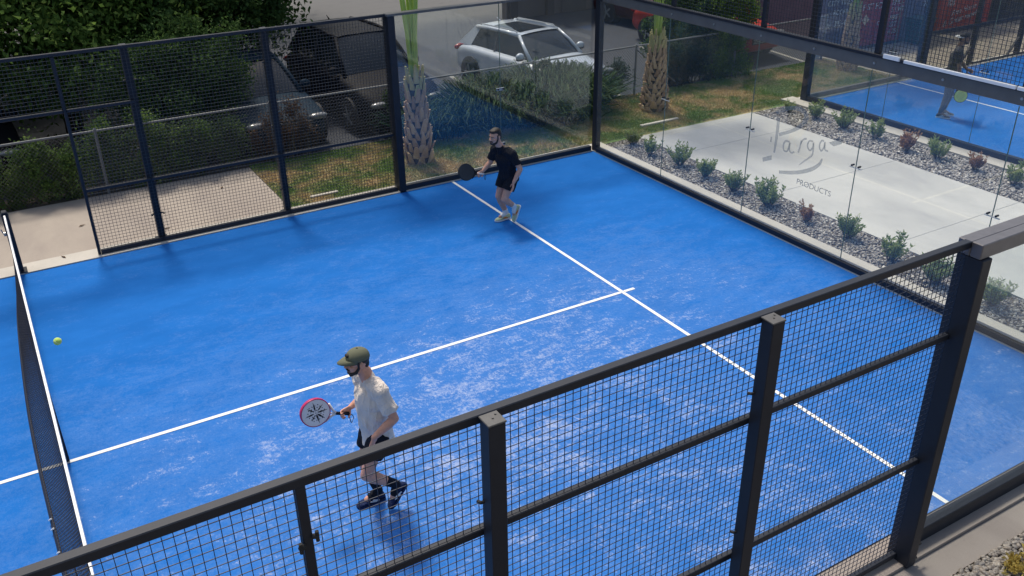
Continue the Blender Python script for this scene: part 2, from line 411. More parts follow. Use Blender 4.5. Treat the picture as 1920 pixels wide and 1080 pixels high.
def face_bits(o,c,R,s=1.0):
    for sx in (-1,1):
        mb=MB(); mb.sphere(c+R@V3((sx*.030,-.083,.014))*s,[.0125*s,.008*s,.0075*s],10,8,R); e=mb.build('eye',M['eye'],o,True)
        mb=MB(); mb.sphere(c+R@V3((sx*.030,-.0885,.014))*s,[.006*s,.004*s,.006*s],8,6,R); mb.build('iris',M['hair'],e,True)
        mb=MB(); mb.cap(c+R@V3((sx*.014,-.092,.032))*s,c+R@V3((sx*.046,-.080,.033))*s,.0055*s,.004*s,6); mb.build('eyebrow',M['hair'],o,True)
    mb=MB(); mb.cap(c+R@V3((-.018,-.092,-.054))*s,c+R@V3((.018,-.092,-.054))*s,.0055*s,.0055*s,6); mb.build('mouth',M['lips'],o,True)
def shoe(parent,heel,toe,up,mat,acc,sole=None):
    h=V3(heel);t=V3(toe);d=(t-h).normalized();u=V3(up);u=(u-d*u.dot(d)).normalized();sd=d.cross(u); L=.285
    mb=MB()
    R=Matrix((sd,d,u)).transposed()
    def P(x,y,z): return h+sd*x+d*y+u*z
    rings=[]
    for y,wd,zt in ((-.012,.020,.055),(0.0,.031,.085),(.035,.036,.098),(.08,.036,.092),(.12,.038,.075),(.165,.045,.060),(.21,.047,.052),(.245,.038,.044),(.268,.018,.034)):
        ring=[]
        for k in range(12):
            a=2*PI*k/12; x=math.cos(a); z=math.sin(a)
            ring.append(P(wd*x,y,.018+(zt-.018)*(z*.5+.5)))
        rings.append(ring)
    mb.loft(rings); o=mb.build('shoe',mat,parent,True)
    mb=MB(); rings=[]
    for z,g in ((0,0),(.006,.003),(.024,.002)):
        ring=[]
        for y,wd in ((-.014,.016),(.0,.034),(.05,.036),(.11,.037),(.165,.047),(.215,.048),(.25,.036),(.272,.014)): ring.append(P(wd+g,y,z))
        for y,wd in ((.272,.014),(.25,.036),(.215,.048),(.165,.047),(.11,.037),(.05,.036),(.0,.034),(-.014,.016)): ring.append(P(-wd-g,y,z))
        rings.append(ring)
    mb.loft(rings); mb.build('sole',sole or M['whitep'],o)
    for sx in (-1,1):
        mb=MB(); mb.strip(P(sx*.042,.06,.035),P(sx*.046,.125,.062),.012,.004,sd); mb.strip(P(sx*.043,.085,.032),P(sx*.047,.15,.052),.010,.004,sd)
        mb.build('side_stripe',acc,o)
    mb=MB()
    for y in (.095,.115,.135,.155): mb.cap(P(-.018,y,.088-(y-.08)*.40),P(.018,y,.088-(y-.08)*.40),.0045,.0045,6)
    mb.build('laces',acc,o)
def racket(name,base,d,n,face,rim,grip,label,logo=True,strap=True,holes=True):
    """base: butt of the grip, d: axis direction, n: face normal"""
    d=V3(d).normalized();n=V3(n);n=(n-d*n.dot(d)).normalized();s=d.cross(n); base=V3(base)
    t=empty(name,base,0,label,'racket')
    P=lambda x,y,z:s*x+d*y+n*z
    mb=MB(); mb.tube([P(0,0,0),P(0,.01,0),P(0,.13,0)],[.019,.0165,.0155],10); mb.build('grip',grip,t,True)
    mb=MB()
    for sx in (-1,1): mb.tube([P(0,.125,0),P(sx*.03,.165,0),P(sx*.085,.215,0)],[.013,.011,.012],8)
    mb.tube([P(0,.13,0),P(0,.19,0)],[.008,.006],6)
    mb.build('throat',M['whitep'] if logo else M['rubber'],t,True)
    # head outline
    cy=.325;pts=[]
    for k in range(40):
        a=2*PI*k/40; x=.128*math.cos(a); y=.135*math.sin(a); 
        if math.sin(a)<0: x*=(1-.10*math.sin(a)**2)
        pts.append((x,cy+y))
    mb=MB(); mb.loft([[P(x*q,cy+(y-cy)*q,z) for x,y in pts] for q,z in ((.965,-.016),(.97,-.0155),(.97,.0155),(.965,.016))]); fc=mb.build('face',face,t)
    mb=MB(); mb.loft([[P(x*q,cy+(y-cy)*q,z) for x,y in pts] for q,z in ((.97,-.018),(1.02,-.019),(1.04,-.010),(1.04,.010),(1.02,.019),(.97,.018))],caps=False); mb.build('rim',rim,t,True)
    if holes:
        mb=MB()
        for i in range(-3,4):
            for j in range(-3,4):
                x=i*.026+(j%2)*.013;y=cy+j*.024
                if (x/.085)**2+((y-cy)/.09)**2<1: mb.cyl(P(x,y,-.0172),P(x,y,.0172),.0048,8)
        mb.build('hole_pattern',M['rubber'],fc)
    if logo:
        mb=MB(); rr=random.Random(3)
        for a0,r1,r2,wd in ((.5,.045,.11,.011),(1.25,.05,.10,.010),(2.1,.045,.105,.012),(2.9,.05,.085,.009),(3.7,.035,.11,.013),(4.3,.04,.11,.013),(5.1,.04,.115,.011),(5.8,.05,.10,.009)):
            c1,c2=math.cos(a0),math.sin(a0)
            a=P(c1*r1-c2*wd*.7,cy+c2*r1+c1*wd*.7,0);b=P(c1*r2,cy+c2*r2,0);c=P(c1*r1+c2*wd*.7,cy+c2*r1-c1*wd*.7,0); e=P(c1*r1*.3,cy+c2*r1*.3,0)
            for z in (.0176,-.0176): mb.add([a+n*z,b+n*z,c+n*z,e+n*z],[(0,1,2,3)])
        mb.build('print',M['rubber'],fc)
    if strap:
        mb=MB(); mb.tube([P(.0,0,0),P(.015,-.03,0)+V3((0,0,-.03)),P(.03,-.035,0)+V3((0,0,-.075)),P(.0,-.02,0)+V3((0,0,-.10)),P(-.02,-.02,0)+V3((0,0,-.07)),P(-.005,-.005,0)+V3((0,0,-.02))],.004,6); mb.build('wrist_cord',M['rubber'],t)
    return t
def person(loc,label,J,f,skin,shirt,shorts,shoecol,shoeacc,sock,hem,short_len,cap=None,beard=1,hair_full=False,sleeve=.62,vox=.006,hcurl=(.35,.9),hf=None,pants=False,sole=None,torso_r=1.0,cap_back=False,loose=0):
    """J: joints in world metres. f: facing direction"""
    loc=V3(loc); t=empty('person',loc,0,label,'person'); J={k:V3(v)-loc for k,v in J.items()}
    f=V3(f).normalized(); l=V3((0,0,1)).cross(f)
    hf=V3(hf) if hf else f
    b=MB()
    pel,che,nek,hed=J['pelvis'],J['chest'],J['neck'],J['head']
    R=Matrix((l,-f,V3((0,0,1)))).transposed()
    up=(nek-pel).normalized(); R2=Matrix((l,up.cross(l)*1.0,up)).transposed()
    b.sphere(pel,(.155,.10,.11),16,10,R2); b.sphere(pel.lerp(che,.5),(.14,.095,.16),16,10,R2); b.sphere(che,(.165,.105,.15),16,10,R2)
    b.cap(che+up*.08,nek+up*.05,.075,.056,14); b.cap(nek,hed-V3((0,0,.02))-hf*.018,.057,.052,14)
    b.cap(J['shL'].lerp(nek,.25),J['shL'],.054,.050); b.cap(J['shR'].lerp(nek,.25),J['shR'],.054,.050)
    for s in 'LR':
        b.cap(J['sh'+s],J['el'+s],.052,.040); b.cap(J['el'+s],J['el'+s].lerp(J['wr'+s],.4),.040,.042); b.cap(J['el'+s].lerp(J['wr'+s],.35),J['wr'+s],.042,.0265)
        b.cap(J['hip'+s],J['kn'+s],.082,.056); b.cap(J['kn'+s],J['kn'+s].lerp(J['an'+s],.35),.054,.057); b.cap(J['kn'+s].lerp(J['an'+s],.3),J['an'+s],.057,.035)
        b.cap(J['an'+s],J['an'+s].lerp(J['to'+s],.5),.034,.03)
    hc=dict(zip('LR',hcurl))
    hand(b,J['wrL'],J['hdL'],J['pnL'],hc['L'],fl=1); hand(b,J['wrR'],J['hdR'],J['pnR'],hc['R'],fl=-1)
    Rh,hl=head(b,hed,hf,V3((0,0,1)))
    body=baked('body',b,skin,t,.0052,2)
    face_bits(t,hed,Rh)
    # hair
    def HS(mb,p,r): mb.sphere(hed+Rh@V3(p),r,14,10,Rh)
    h=MB(); HS(h,(0,.030,.040),(.079,.086,.086))
    if hair_full: HS(h,(0,-.025,.098),(.062,.058,.034)); HS(h,(0,.02,.085),(.072,.08,.055)); HS(h,(.0,.07,-.01),(.060,.040,.06))
    HS(h,(0,.072,-.02),(.058,.034,.05))
    for sx in (-1,1): h.cap(hed+Rh@V3((sx*.073,-.012,.03)),hed+Rh@V3((sx*.073,-.014,-.025)),.012,.009,8)
    baked('hair',h,M['hair'],t,.006,1,.003,60)
    if beard:
        h=MB(); HS(h,(0,-.050,-.088),(.041,.038,.030 if beard>1 else .022))
        for sx in (-1,1):
            h.cap(hed+Rh@V3((sx*.068,-.012,-.028)),hed+Rh@V3((sx*.055,-.035,-.070)),.012,.017,8); h.cap(hed+Rh@V3((sx*.055,-.035,-.070)),hed+Rh@V3((sx*.022,-.070,-.092)),.018,.020,8)
            h.cap(hed+Rh@V3((sx*.004,-.098,-.042)),hed+Rh@V3((sx*.028,-.084,-.050)),.008,.007,8)
        baked('beard',h,M['hair'],t,.005,1,.002,70)
    if cap:
        s_=-1 if cap_back else 1
        m=MB(); 
        rings=[]
        for th in (0,15,30,45,60,75,86):
            a=math.radians(th); rings.append([hed+Rh@V3((.090*math.cos(a)*math.cos(2*PI*k/24),.012+.106*math.cos(a)*math.sin(2*PI*k/24),.042+.088*math.sin(a)**.9)) for k in range(24)])
        m.loft(rings); co=m.build('cap',cap,t,True)
        m=MB(); vs=[]
        n1=12
        for lay in (0,.007):
            for i in range(n1+1):
                a=PI*i/n1
                for q,zz in ((0,0),(.55,.004),(1,-.010)):
                    x=.086*math.cos(a)*(1-.12*q); y=-.012-(.094 + .088*q)*math.sin(a)*(1 if q==0 else 1)
                    vs.append(hed+Rh@V3((x,(y+.02)*s_ + (.02 if s_<0 else 0),.050+zz-lay-.02*abs(math.cos(a))**2*q)))
        k=3*(n1+1); fs=[]
        for i in range(n1):
            for j in range(2):
                a=i*3+j; fs.append((a,a+1,a+4,a+3)); fs.append((a+k,a+3+k,a+4+k,a+1+k))
            fs.append((i*3+2,i*3+5,i*3+5+k,i*3+2+k))
        m.add(vs,fs); m.build('brim',cap if not cap_back else M['whitep'],co,True)
        m=MB(); m.sphere(hed+Rh@V3((0,.012,.131)),.008,8,6); m.build('button',cap,co)
        m=MB(); m.sphere(hed+Rh@V3((s_*0,-.078*s_+.0,.085)),(.028,.02,.018),10,6,Rh); m.build('emblem',M['hair'],co)
    # shirt
    m=MB(); tr=torso_r
    m.sphere(che,(.190*tr,.125*tr,.15),18,12,R2); m.sphere(che-up*.12,(.178*tr,.125*tr,.17),18,12,R2)
    hemc=V3(hem)-loc
    m.cap(che-up*.05,hemc+up*.10,.150*tr,.150*tr,20,ax=tuple(up.cross(l)),sq=.82+loose*.08)
    R3=R2; 
    # flat hem: short loft
    ring=lambda c,a_,b_:[c+R2@V3((a_*math.cos(2*PI*k/20),b_*math.sin(2*PI*k/20),0)) for k in range(20)]
    m.loft([ring(che-up*.10,.158*tr,.112*tr),ring(hemc+up*.10,.166*tr,.128*tr),ring(hemc,.172*tr,.136*tr)])
    m.cap(che+up*.09,nek-up*.005,.085,.066,16)
    for s in 'LR':
        sh=J['sh'+s];el=J['el'+s]
        m.cap(sh.lerp(nek,.45)-up*.005,sh,.076,.074); m.cap(sh.lerp(che,.3),sh,.09,.07)
        e=sh.lerp(el,sleeve); d=(el-sh).normalized(); x=d.cross(V3((.3,.2,1))).normalized(); y=d.cross(x)
        cr=lambda c,r:[c+x*r*math.cos(2*PI*k/16)+y*r*math.sin(2*PI*k/16) for k in range(16)]
        m.loft([cr(sh-d*.01,.066),cr(sh.lerp(e,.5),.068),cr(e,.073)])
    so=baked('shirt',m,shirt,t,.0068,2,.026 if not pants else .012,8)
    # shorts / leggings
    m=MB(); m.sphere(pel,(.170,.118,.11),18,12,R2); 
    for s in 'LR':
        hp,kn,an=J['hip'+s],J['kn'+s],J['an'+s]
        if pants:
            m.cap(hp,kn,.100,.066); m.cap(kn,an.lerp(kn,.08),.066,.044)
        else:
            e=hp.lerp(kn,short_len); d=(kn-hp).normalized(); x=d.cross(V3((.3,1,.1))).normalized(); y=d.cross(x)
            cr=lambda c,r:[c+x*r*math.cos(2*PI*k/18)+y*r*math.sin(2*PI*k/18) for k in range(18)]
            m.loft([cr(hp+d*-.02,.10),cr(hp.lerp(e,.5),.103),cr(e,.103)])
    baked('leggings' if pants else 'shorts',m,shorts,t,.0068,2,.008,10)
    # socks + shoes
    for s in 'LR':
        kn,an,to=J['kn'+s],J['an'+s],J['to'+s]
        if not pants and sock:
            m=MB(); m.cap(an.lerp(kn,sock[0]),an,.049*sock[2],.041*sock[2],14); m.cap(an,an.lerp(to,.35),.041,.036); baked('sock',m,sock[1],t,.006,1,.003,30)
        uu=J.get('up'+s,V3((0,0,1))+loc)-(loc if 'up'+s not in J else V3((0,0,0)))
        he=J['he'+s]; shoe(t,he,to,J['su'+s]+loc,shoecol,shoeacc,sole)
    return t,J,Rh
# player at the net side, cream shirt
P1=V3((2.42,2.74,0))
J=dict(pelvis=(2.455,2.72,.90),chest=(2.445,2.72,1.25),neck=(2.415,2.72,1.455),head=(2.345,2.72,1.625),
 shL=(2.46,2.535,1.385),shR=(2.42,2.905,1.385),elL=(2.535,2.455,1.125),wrL=(2.335,2.455,1.005),elR=(2.52,2.98,1.12),wrR=(2.325,2.955,1.03),
 hipL=(2.455,2.63,.88),hipR=(2.45,2.81,.88),knL=(2.285,2.62,.505),knR=(2.345,2.82,.48),anL=(2.56,2.62,.285),anR=(2.455,2.82,.115),
 toL=(2.475,2.62,.02),toR=(2.215,2.82,.0),heL=(2.655,2.62,.235),heR=(2.50,2.82,.0))
J={k:V3(v) for k,v in J.items()}
def rel_dir(J,P,**kw):
    for k,v in kw.items(): J[k]=V3(v)+P
rel_dir(J,P1,hdL=(-.35,-.02,-1),pnL=(-.3,.6,.0),hdR=(-.92,-.02,-.30),pnR=(0,-1,-.2),suL=(-.75,0,.66)); J['suR']=V3((0,0,1))
# sole up vectors are plain directions
J['suL']=V3((-.80,0,.60)); J['suR']=V3((0,0,1))
for k in ('suL','suR'): J[k]=J[k]  # direction
def fixdir(J,P):
    for k in ('suL','suR'): J[k]=J[k]
    return J
person(P1,'player in a cream shirt, black shorts and olive cap walking beside the net',J,(-1,0,0),M['skin'],M['cream'],M['black_c'],M['navy'],M['whitep'],(.36,M['black_c'],1.0),(2.475,2.72,.745),.52,cap=M['olive'],beard=2,hcurl=(.25,.95),torso_r=1.10,loose=1,sleeve=.72,sole=M['navy'])
gr=V3((2.245,2.935,1.0)); ax=V3((-.205,0,.085)).normalized()
racket('padel_racket',gr-ax*.05,ax,(0,-1,.18),plain('racket_face_white',(.86,.82,.80),.4),plain('racket_rim_pink',(.50,.02,.12),.35),M['black_c'],'white and pink padel racket held by the cream shirted player')
# far player in black
S=V3((-.07,-.12,.06)); P2=V3((6.84,7.95,0))
J=dict(pelvis=(6.97,8.05,.71),chest=(6.90,8.05,1.00),neck=(6.83,8.05,1.19),head=(6.745,8.05,1.375),
 shL=(6.945,7.885,1.11),shR=(6.83,8.215,1.11),elL=(7.03,7.79,.88),wrL=(6.91,7.79,.69),elR=(6.78,8.28,.90),wrR=(6.63,8.26,.785),
 hipL=(6.985,7.96,.70),hipR=(6.95,8.14,.70),knL=(6.83,7.95,.375),knR=(6.84,8.14,.36),anL=(7.01,7.95,.22),anR=(6.965,8.14,.06),
 toL=(7.00,7.95,-.05),toR=(6.745,8.13,-.055),heL=(7.115,7.95,.20),heR=(7.03,8.14,-.055))
J={k:V3(v)+S for k,v in J.items()}
rel_dir(J,P2,hdL=(-.25,-.1,-1),pnL=(-1,.3,0),hdR=(-.9,.0,-.35),pnR=(0,-1,0)); J['suL']=V3((-.9,0,.3)); J['suR']=V3((0,0,1))
person(P2,'player in black shirt and shorts running on the far service line',J,(-1,-.12,0),M['skin2'],M['black_c'],M['black_c'],M['lime'],M['orange'],(.14,M['whitep'],.95),(6.925,7.93,.70),.55,beard=1,hair_full=True,hcurl=(.12,.9),hf=(-1,-.3,-.12),sleeve=.70,vox=.006)
gr=V3((6.57,8.25,.77))+S+V3((0,.0,-.0)); ax=V3((-.27,0,.08)).normalized()
racket('padel_racket',gr-ax*.06+V3((.015,0,-.015)),ax,(.1,-1,.4),plain('racket_face_dark',(.025,.03,.04),.4),M['rubber'],M['whitep'],'dark padel racket with white grip held low by the black clad player',logo=False)
# player on the second court
f3=V3((.55,-.83,0)).normalized(); l3=V3((-f3.y,f3.x,0)); P3=V3((17.53,7.84,0))
def q(a,b_,z): return P3+f3*a+l3*b_+V3((0,0,z))
J=dict(pelvis=q(.0,0,.90),chest=q(.03,0,1.26),neck=q(.05,0,1.47),head=q(.105,0,1.635),shL=q(.05,.19,1.39),shR=q(.03,-.19,1.39),elL=q(.12,.26,1.12),wrL=q(.26,.2,.98),elR=q(.11,-.25,1.12),wrR=q(.17,-.25,.87),
 hipL=q(.01,.09,.88),hipR=q(-.0,-.09,.88),knL=q(.06,.10,.48),knR=q(.0,-.10,.47),anL=q(-.01,.12,.10),anR=q(-.07,-.12,.10),toL=q(.19,.13,0),toR=q(.15,-.14,0),heL=q(-.06,.12,0),heR=q(-.12,-.12,0))
J['hdL']=P3+f3*.9+V3((0,0,-.3)); J['pnL']=P3-l3; J['hdR']=P3+f3*.35+V3((0,0,-1)); J['pnR']=P3+l3; J['suL']=V3((0,0,1)); J['suR']=V3((0,0,1))
person(P3,'player in charcoal clothes and backwards cap standing on the second court',J,f3,M['skin3'],M['grey_c'],M['grey_pants'],M['rubber'],M['whitep'],None,q(0,0,.80),.6,cap=M['grey_c'],cap_back=True,beard=2,hcurl=(.4,.9),sleeve=.75,pants=True)
gr=q(.19,-.25,.80); ax=(V3((0,0,-1))+f3*.22).normalized()
racket('padel_racket',gr-ax*.05,ax,-l3+f3*.3,plain('racket_face_yellow',(.85,.86,.16),.4),M['rubber'],M['rubber'],'yellow padel racket hanging from the hand of the player on the second court',logo=False)
# ball in flight
mb=MB(); mb.sphere((0,0,0),.033,24,16); b_=mb.build('padel_ball',plain('felt_ball',(.52,.72,.16),.95,var=.12,scale=60,bump=.4),None,True); b_.location=(.201,4.113,1.8)
tag(b_,'yellow green ball in flight above the net','ball')
mb=MB(); pts=[]
for k in range(49):
    a=2*PI*k/48; v=V3((math.cos(a),math.sin(a),.55*math.sin(2*a+.3))).normalized(); pts.append(v*.0332)
mb.tube(pts,.0011,5,caps=False); mb.build('seam',M['whitep'],b_)
# ------------------------------------------------------------------ ground sheets
def sheet(name, poly, z, mat, thick=None, kind='structure'):
    mb=MB()
    if thick:
        n=len(poly); vs=[(x,y,z) for x,y in poly]+[(x,y,z-thick) for x,y in poly]
        mb.add(vs,[tuple(range(n)),tuple(range(2*n-1,n-1,-1))]+[(i,i+n,(i+1)%n+n,(i+1)%n) for i in range(n)])
    else: mb.add([(x,y,z) for x,y in poly],[tuple(range(len(poly)))])
    o=mb.build(name,mat); o['kind']=kind; return o
R4=lambda x0,y0,x1,y1:[(x0,y0),(x1,y0),(x1,y1),(x0,y1)]
sheet('ground',R4(-150,-60,250,300),-.06,M['dirt'])
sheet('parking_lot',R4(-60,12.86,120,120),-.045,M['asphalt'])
sheet('court_turf',R4(-10,0,10,10),0,M['turf'])
sheet('court_turf',R4(16,.2,36,10.2),0,M['turf'])
sheet('walkway',R4(-14,10.36,4.1,12.76),-.012,M['conc_tan'],.1)
sheet('kerb',R4(-14,10.0,10.42,10.35),.018,M['conc_kerb'],.14)
sheet('kerb',R4(10.0,-.5,10.42,9.999),.022,M['conc_kerb'],.14)
sheet('kerb',R4(15.62,-.5,16.0,10.62),.022,M['conc_kerb'],.14)
sheet('kerb',R4(16.001,10.2,36,10.5),.018,M['conc_kerb'],.14)
sheet('footing',R4(-14,-.31,9.99,-.001),-.012,M['conc_dim'],.1)
sheet('footing',R4(-14,-.575,9.99,-.315),-.045,M['conc_dim'],.1)
sheet('path',R4(11.32,-30,14.42,10.28),-.01,M['conc_white'],.1)
# saw-cut joints of the pale path
mb=MB()
for y in (9.0,6.55,4.1,1.6,-.9): mb.box((11.33,y-.006,-.0095),(14.41,y+.006,-.0065))
j=mb.build('path_joint',plain('joint',(.41,.41,.40),.9)); j['kind']='structure'
mb=MB()
for y in (-.2,): pass
sheet('lawn',[(4.12,10.351),(10.43,10.351),(10.43,10.29),(15.6,10.29),(15.6,10.63),(19.5,10.63),(19.5,12.85),(4.12,12.85)],-.02,M['lawn'])
sheet('walkway',R4(19.52,10.51,60,13.1),-.03,M['dirt'])
sheet('planting_bed',R4(10.42,-1.5,11.32,10.28),-.03,M['soil'])
sheet('planting_bed',R4(14.42,-1.5,15.62,10.28),-.03,M['soil'])
sheet('planting_bed',R4(-5,-6,30,-.57),-.055,M['soil'])
sheet('planting_bed',R4(-14,12.77,4.6,13.4),-.03,M['soil'])
# little concrete edging bits in the lawn
mb=MB(); mb.bbox((11.75,10.72,-.05),(12.75,10.80,.03),.008); o=mb.build('kerb',M['conc_kerb']); o['kind']='structure'
mb=MB(); mb.bbox((4.55,10.62,-.05),(5.05,10.68,.02),.008); o=mb.build('kerb',M['conc_kerb']); o['kind']='structure'
# paving by the big post
mb=MB()
for k in range(7):
    mb.bbox((5.30+.085*k-.7,-1.6,-.02),(5.375+.085*k-.7,-.58,-.004),.004)
o=mb.build('paving',M['conc_dim']); o['kind']='structure'
# painted lines
def line(x0,y0,x1,y1,z=.004): return sheet('court_line',R4(x0,y0,x1,y1),z,M['white'])
line(6.925,.0,6.975,10); line(-6.975,0,-6.925,10); line(-7.15,4.975,-6.98,5.025); line(6.98,4.975,7.15,5.025); line(-6.92,4.975,6.92,5.025)
line(19.02,.2,19.07,10.2); line(18.85,5.175,19.015,5.225); line(19.075,5.175,26,5.225)
def pline(p,q,w=.1,z=-.038):
    p=Vector((*p,0));q=Vector((*q,0));t=(q-p).normalized();s=Vector((-t.y,t.x,0))*w/2
    return sheet('parking_line',[(v.x,v.y) for v in (p-s,q-s,q+s,p+s)],z,M['bayline'])
M['bayline']=plain('bay_line',(.30,.29,.27),.8,var=.3,scale=3)
for dx in (0,3.0,6.0,9.0,-3.0): pline((10.0+dx-.1,13.0),(10.45+dx,16.9))

# ------------------------------------------------------------------ stones and lawn blades
def stones(name, x0,y0,x1,y1,z,n,r,mat,sub=1,fn=None):
    bm=bmesh.new(); bmesh.ops.create_icosphere(bm,subdivisions=sub,radius=1); 
    bv=np.array([v.co[:] for v in bm.verts]); bf=np.array([[v.index for v in f.verts] for f in bm.faces]); bm.free()
    P=np.stack([RNG.uniform(x0,x1,n),RNG.uniform(y0,y1,n),np.full(n,z)],1)
    if fn is not None: P=P[fn(P)]; n=len(P)
    A=RNG.normal(size=(n,3,3)); Q,_=np.linalg.qr(A)
    sc=(r*RNG.uniform(.55,1.35,n))[:,None]*np.stack([RNG.uniform(.8,1.4,n),RNG.uniform(.6,1,n),RNG.uniform(.45,.75,n)],1)
    jit=1+RNG.normal(size=(n,len(bv)))*.10
    V=(bv[None]*jit[...,None]*sc[:,None,:])@Q.transpose(0,2,1)
    V[:,:,2]*=.8
    V=V+P[:,None,:]+np.array([0,0,1])*(RNG.uniform(0,r*.9,n))[:,None,None]
    F=bf[None]+(np.arange(n)*len(bv))[:,None,None]
    return np_mesh(name,V.reshape(-1,3),F.reshape(-1,3),mat)
g=stones('gravel',10.45,0.6,11.30,10.25,-.03,9500,.021,M['gravel'],1); tag(g,'loose grey gravel in the strip right behind the court glass','gravel',kind='stuff')
g=stones('gravel',14.44,2.6,15.60,10.25,-.03,8500,.026,M['gravel'],1); tag(g,'loose grey gravel in the strip across the pale path','gravel',kind='stuff')
g=stones('pebbles',5.2,-1.7,8.8,-.58,-.05,8000,.026,M['pebble'],2,lambda P:P[:,1]<-.59); tag(g,'dark rounded pebbles beside the footing at the lower right','pebbles',kind='stuff')

def grass(name,x0,y0,x1,y1,n,h,fn=None,z=-.02):
    P=np.stack([RNG.uniform(x0,x1,n),RNG.uniform(y0,y1,n),np.full(n,z)],1)
    if fn is not None: P=P[fn(P)]
    n=len(P); D=RNG.normal(size=(n,3))*.5; D[:,2]=1.0
    V,F=leaves(P,h,.012,D=D); return np_mesh(name,V,F,M['blades'])
g=grass('grass',4.12,10.36,19.5,12.85,170000,.038,lambda P:~((P[:,0]>10.4)&(P[:,0]<15.6)&(P[:,1]<10.3))&~((P[:,0]>15.6)&(P[:,1]<10.62)))
tag(g,'patchy green and straw coloured grass between the court and the car park','grass',kind='stuff')

# ------------------------------------------------------------------ court fences
def wires(x0,x1,z0,z1,y,w,step=.05,mb=None):
    mb=mb or MB(); nx=max(1,round((x1-x0)/step))
    for i in range(nx+1):
        x=x0+(x1-x0)*i/nx; mb.box((x-w/2,y-w/2,z0),(x+w/2,y+w/2,z1))
    nz=max(1,round((z1-z0)/step))
    for i in range(nz+1):
        z=z0+(z1-z0)*i/nz; mb.box((x0,y+w/2,z-w/2),(x1,y+w*1.5,z+w/2))
    return mb
def wires_y(y0,y1,z0,z1,x,w,step=.05):
    mb=MB(); ny=max(1,round((y1-y0)/step))
    for i in range(ny+1):
        y=y0+(y1-y0)*i/ny; mb.box((x-w/2,y-w/2,z0),(x+w/2,y+w/2,z1))
    nz=max(1,round((z1-z0)/step))
    for i in range(nz+1):
        z=z0+(z1-z0)*i/nz; mb.box((x+w/2,y0,z-w/2),(x+w*1.5,y1,z+w/2))
    return mb
def bars(name,L,mat,parent,r=.005):
    out=[]
    for a,b in L:
        mb=MB(); mb.bbox(a,b,r); out.append(mb.build(name,mat,parent))
    return out
ST=M['steel']
def bolt(mb,c,ax,r=.012,h=.012):
    c=Vector(c);a=Vector(ax); mb.cyl(c,c+a*h,r,8)

# near fence (runs along y = -0.2)
NF=empty('mesh_fence',(0,-.2,0),0,'black welded mesh fence in the foreground with three rails and square posts','fence')
def rel(L,o=(0,-.2,0)): return [tuple(a-b for a,b in zip(p,o)) for p in L]
yc=0.0
# coordinates below are relative to the fence base line (y=-0.2)
segs=[(-3.0,-1.02),(-.98,.975),(1.025,1.998),(2.002,3.958),(3.962,5.95)]
for i,(a,b) in enumerate(segs):
    z0=2.24 if b<1 and a>-1 else .06
    mb=wires(a,b,z0,2.95,.0,.0037); mb.build('mesh_panel',M['wire'],NF)
bars('top_rail',[((-3,-.03,2.945),(5.95,.03,3.0))],ST,NF)
bars('rail',[((a,-.022,z-.025),(b,.024,z+.025)) for a,b in segs for z in ((1.04,2.21) if not (b<1 and a>-1) else (2.21,))],ST,NF)
bars('bottom_rail',[((a,-.025,.01),(b,.025,.06)) for a,b in segs if not (b<1 and a>-1)],ST,NF)
for x in (2.0,3.96):
    p=bars('post',[((x-.05,-.135,-.03),(x+.05,-.034,2.985))],ST,NF)[0]
    mb=MB(); mb.bbox((x-.054,-.139,2.985),(x+.054,-.03,2.997),.003)
    for dx,dy in ((.0,-.085),(.03,-.06)): bolt(mb,(x+dx,dy,2.996),(0,0,1),.006,.006)
    mb.build('cap',M['cap_steel'],p)
    for z in (.35,1.3,2.45): 
        for sx in (-1,1):
            mb=MB(); mb.tube([(x+sx*.05,-.05,z),(x+sx*.066,-.05,z),(x+sx*.07,-.02,z-.01)],.010,8); mb.build('clamp',M['rubber'],p)
p=bars('gate_post',[((.975,-.028,-.03),(1.025,.028,2.95))],ST,NF)[0]
for z in (2.62,2.18,.6):
    for sx in (-1,1):
        mb=MB(); mb.cyl((1.0+sx*.02,-.03,z+sx*.02),(1.0+sx*.05,-.043,z+sx*.02),.014,10); mb.cyl((1.0+sx*.043,-.04,z-.03+sx*.02),(1.0+sx*.043,-.04,z+.03+sx*.02),.010,8); mb.build('hinge',M['rubber'],p)
bars('gate_post',[((-1.025,-.028,-.03),(-.975,.028,2.95))],ST,NF)

# far fence (y = 10.1)
FF=empty('mesh_fence',(0,10.1,0),0,'black welded mesh fence along the far side of the court before the walkway','fence')
fs=[(-3.0,-1.02),(-.98,1.05),(1.10,1.998),(2.002,3.998),(4.002,5.93)]
for a,b in fs:
    z0=2.24 if b<1.06 and a>-1 else .06
    wires(a,b,z0,2.95,0,.0046).build('mesh_panel',M['wire_far'],FF)
bars('top_rail',[((-3,-.025,2.955),(5.94,.025,3.0))],M['steel_mid'] if 'steel_mid' in M else ST,FF)
bars('rail',[((a,-.022,z-.022),(b,.022,z+.022)) for a,b in fs for z in ((1.02,2.2) if a<-2 else (2.2,) if (b<1.06 and a>-1) else (1.02,2.2) if b<2 else (1.02,))],ST,FF)
bars('bottom_rail',[((a,-.03,.018),(b,.03,.085)) for a,b in fs if not (b<1.06 and a>-1)],ST,FF)
for x in (2.0,4.0):
    p=bars('post',[((x-.05,.035,-.03),(x+.05,.145,2.99))],ST,FF)[0]
    for z in (.45,1.5,2.5):
        for sx in (-1,1):
            mb=MB(); mb.tube([(x+sx*.05,.06,z),(x+sx*.08,.05,z),(x+sx*.085,.01,z)],.013,8); mb.build('clamp',M['rubber'],p)
    mb=MB(); mb.bbox((x-.09,.0,.018),(x+.09,.2,.03),.003); mb.build('foot_plate',ST,p)
bars('gate_post',[((x-.02,-.022,.0),(x+.02,.022,2.95)) for x in (1.075,-1.0)],ST,FF)

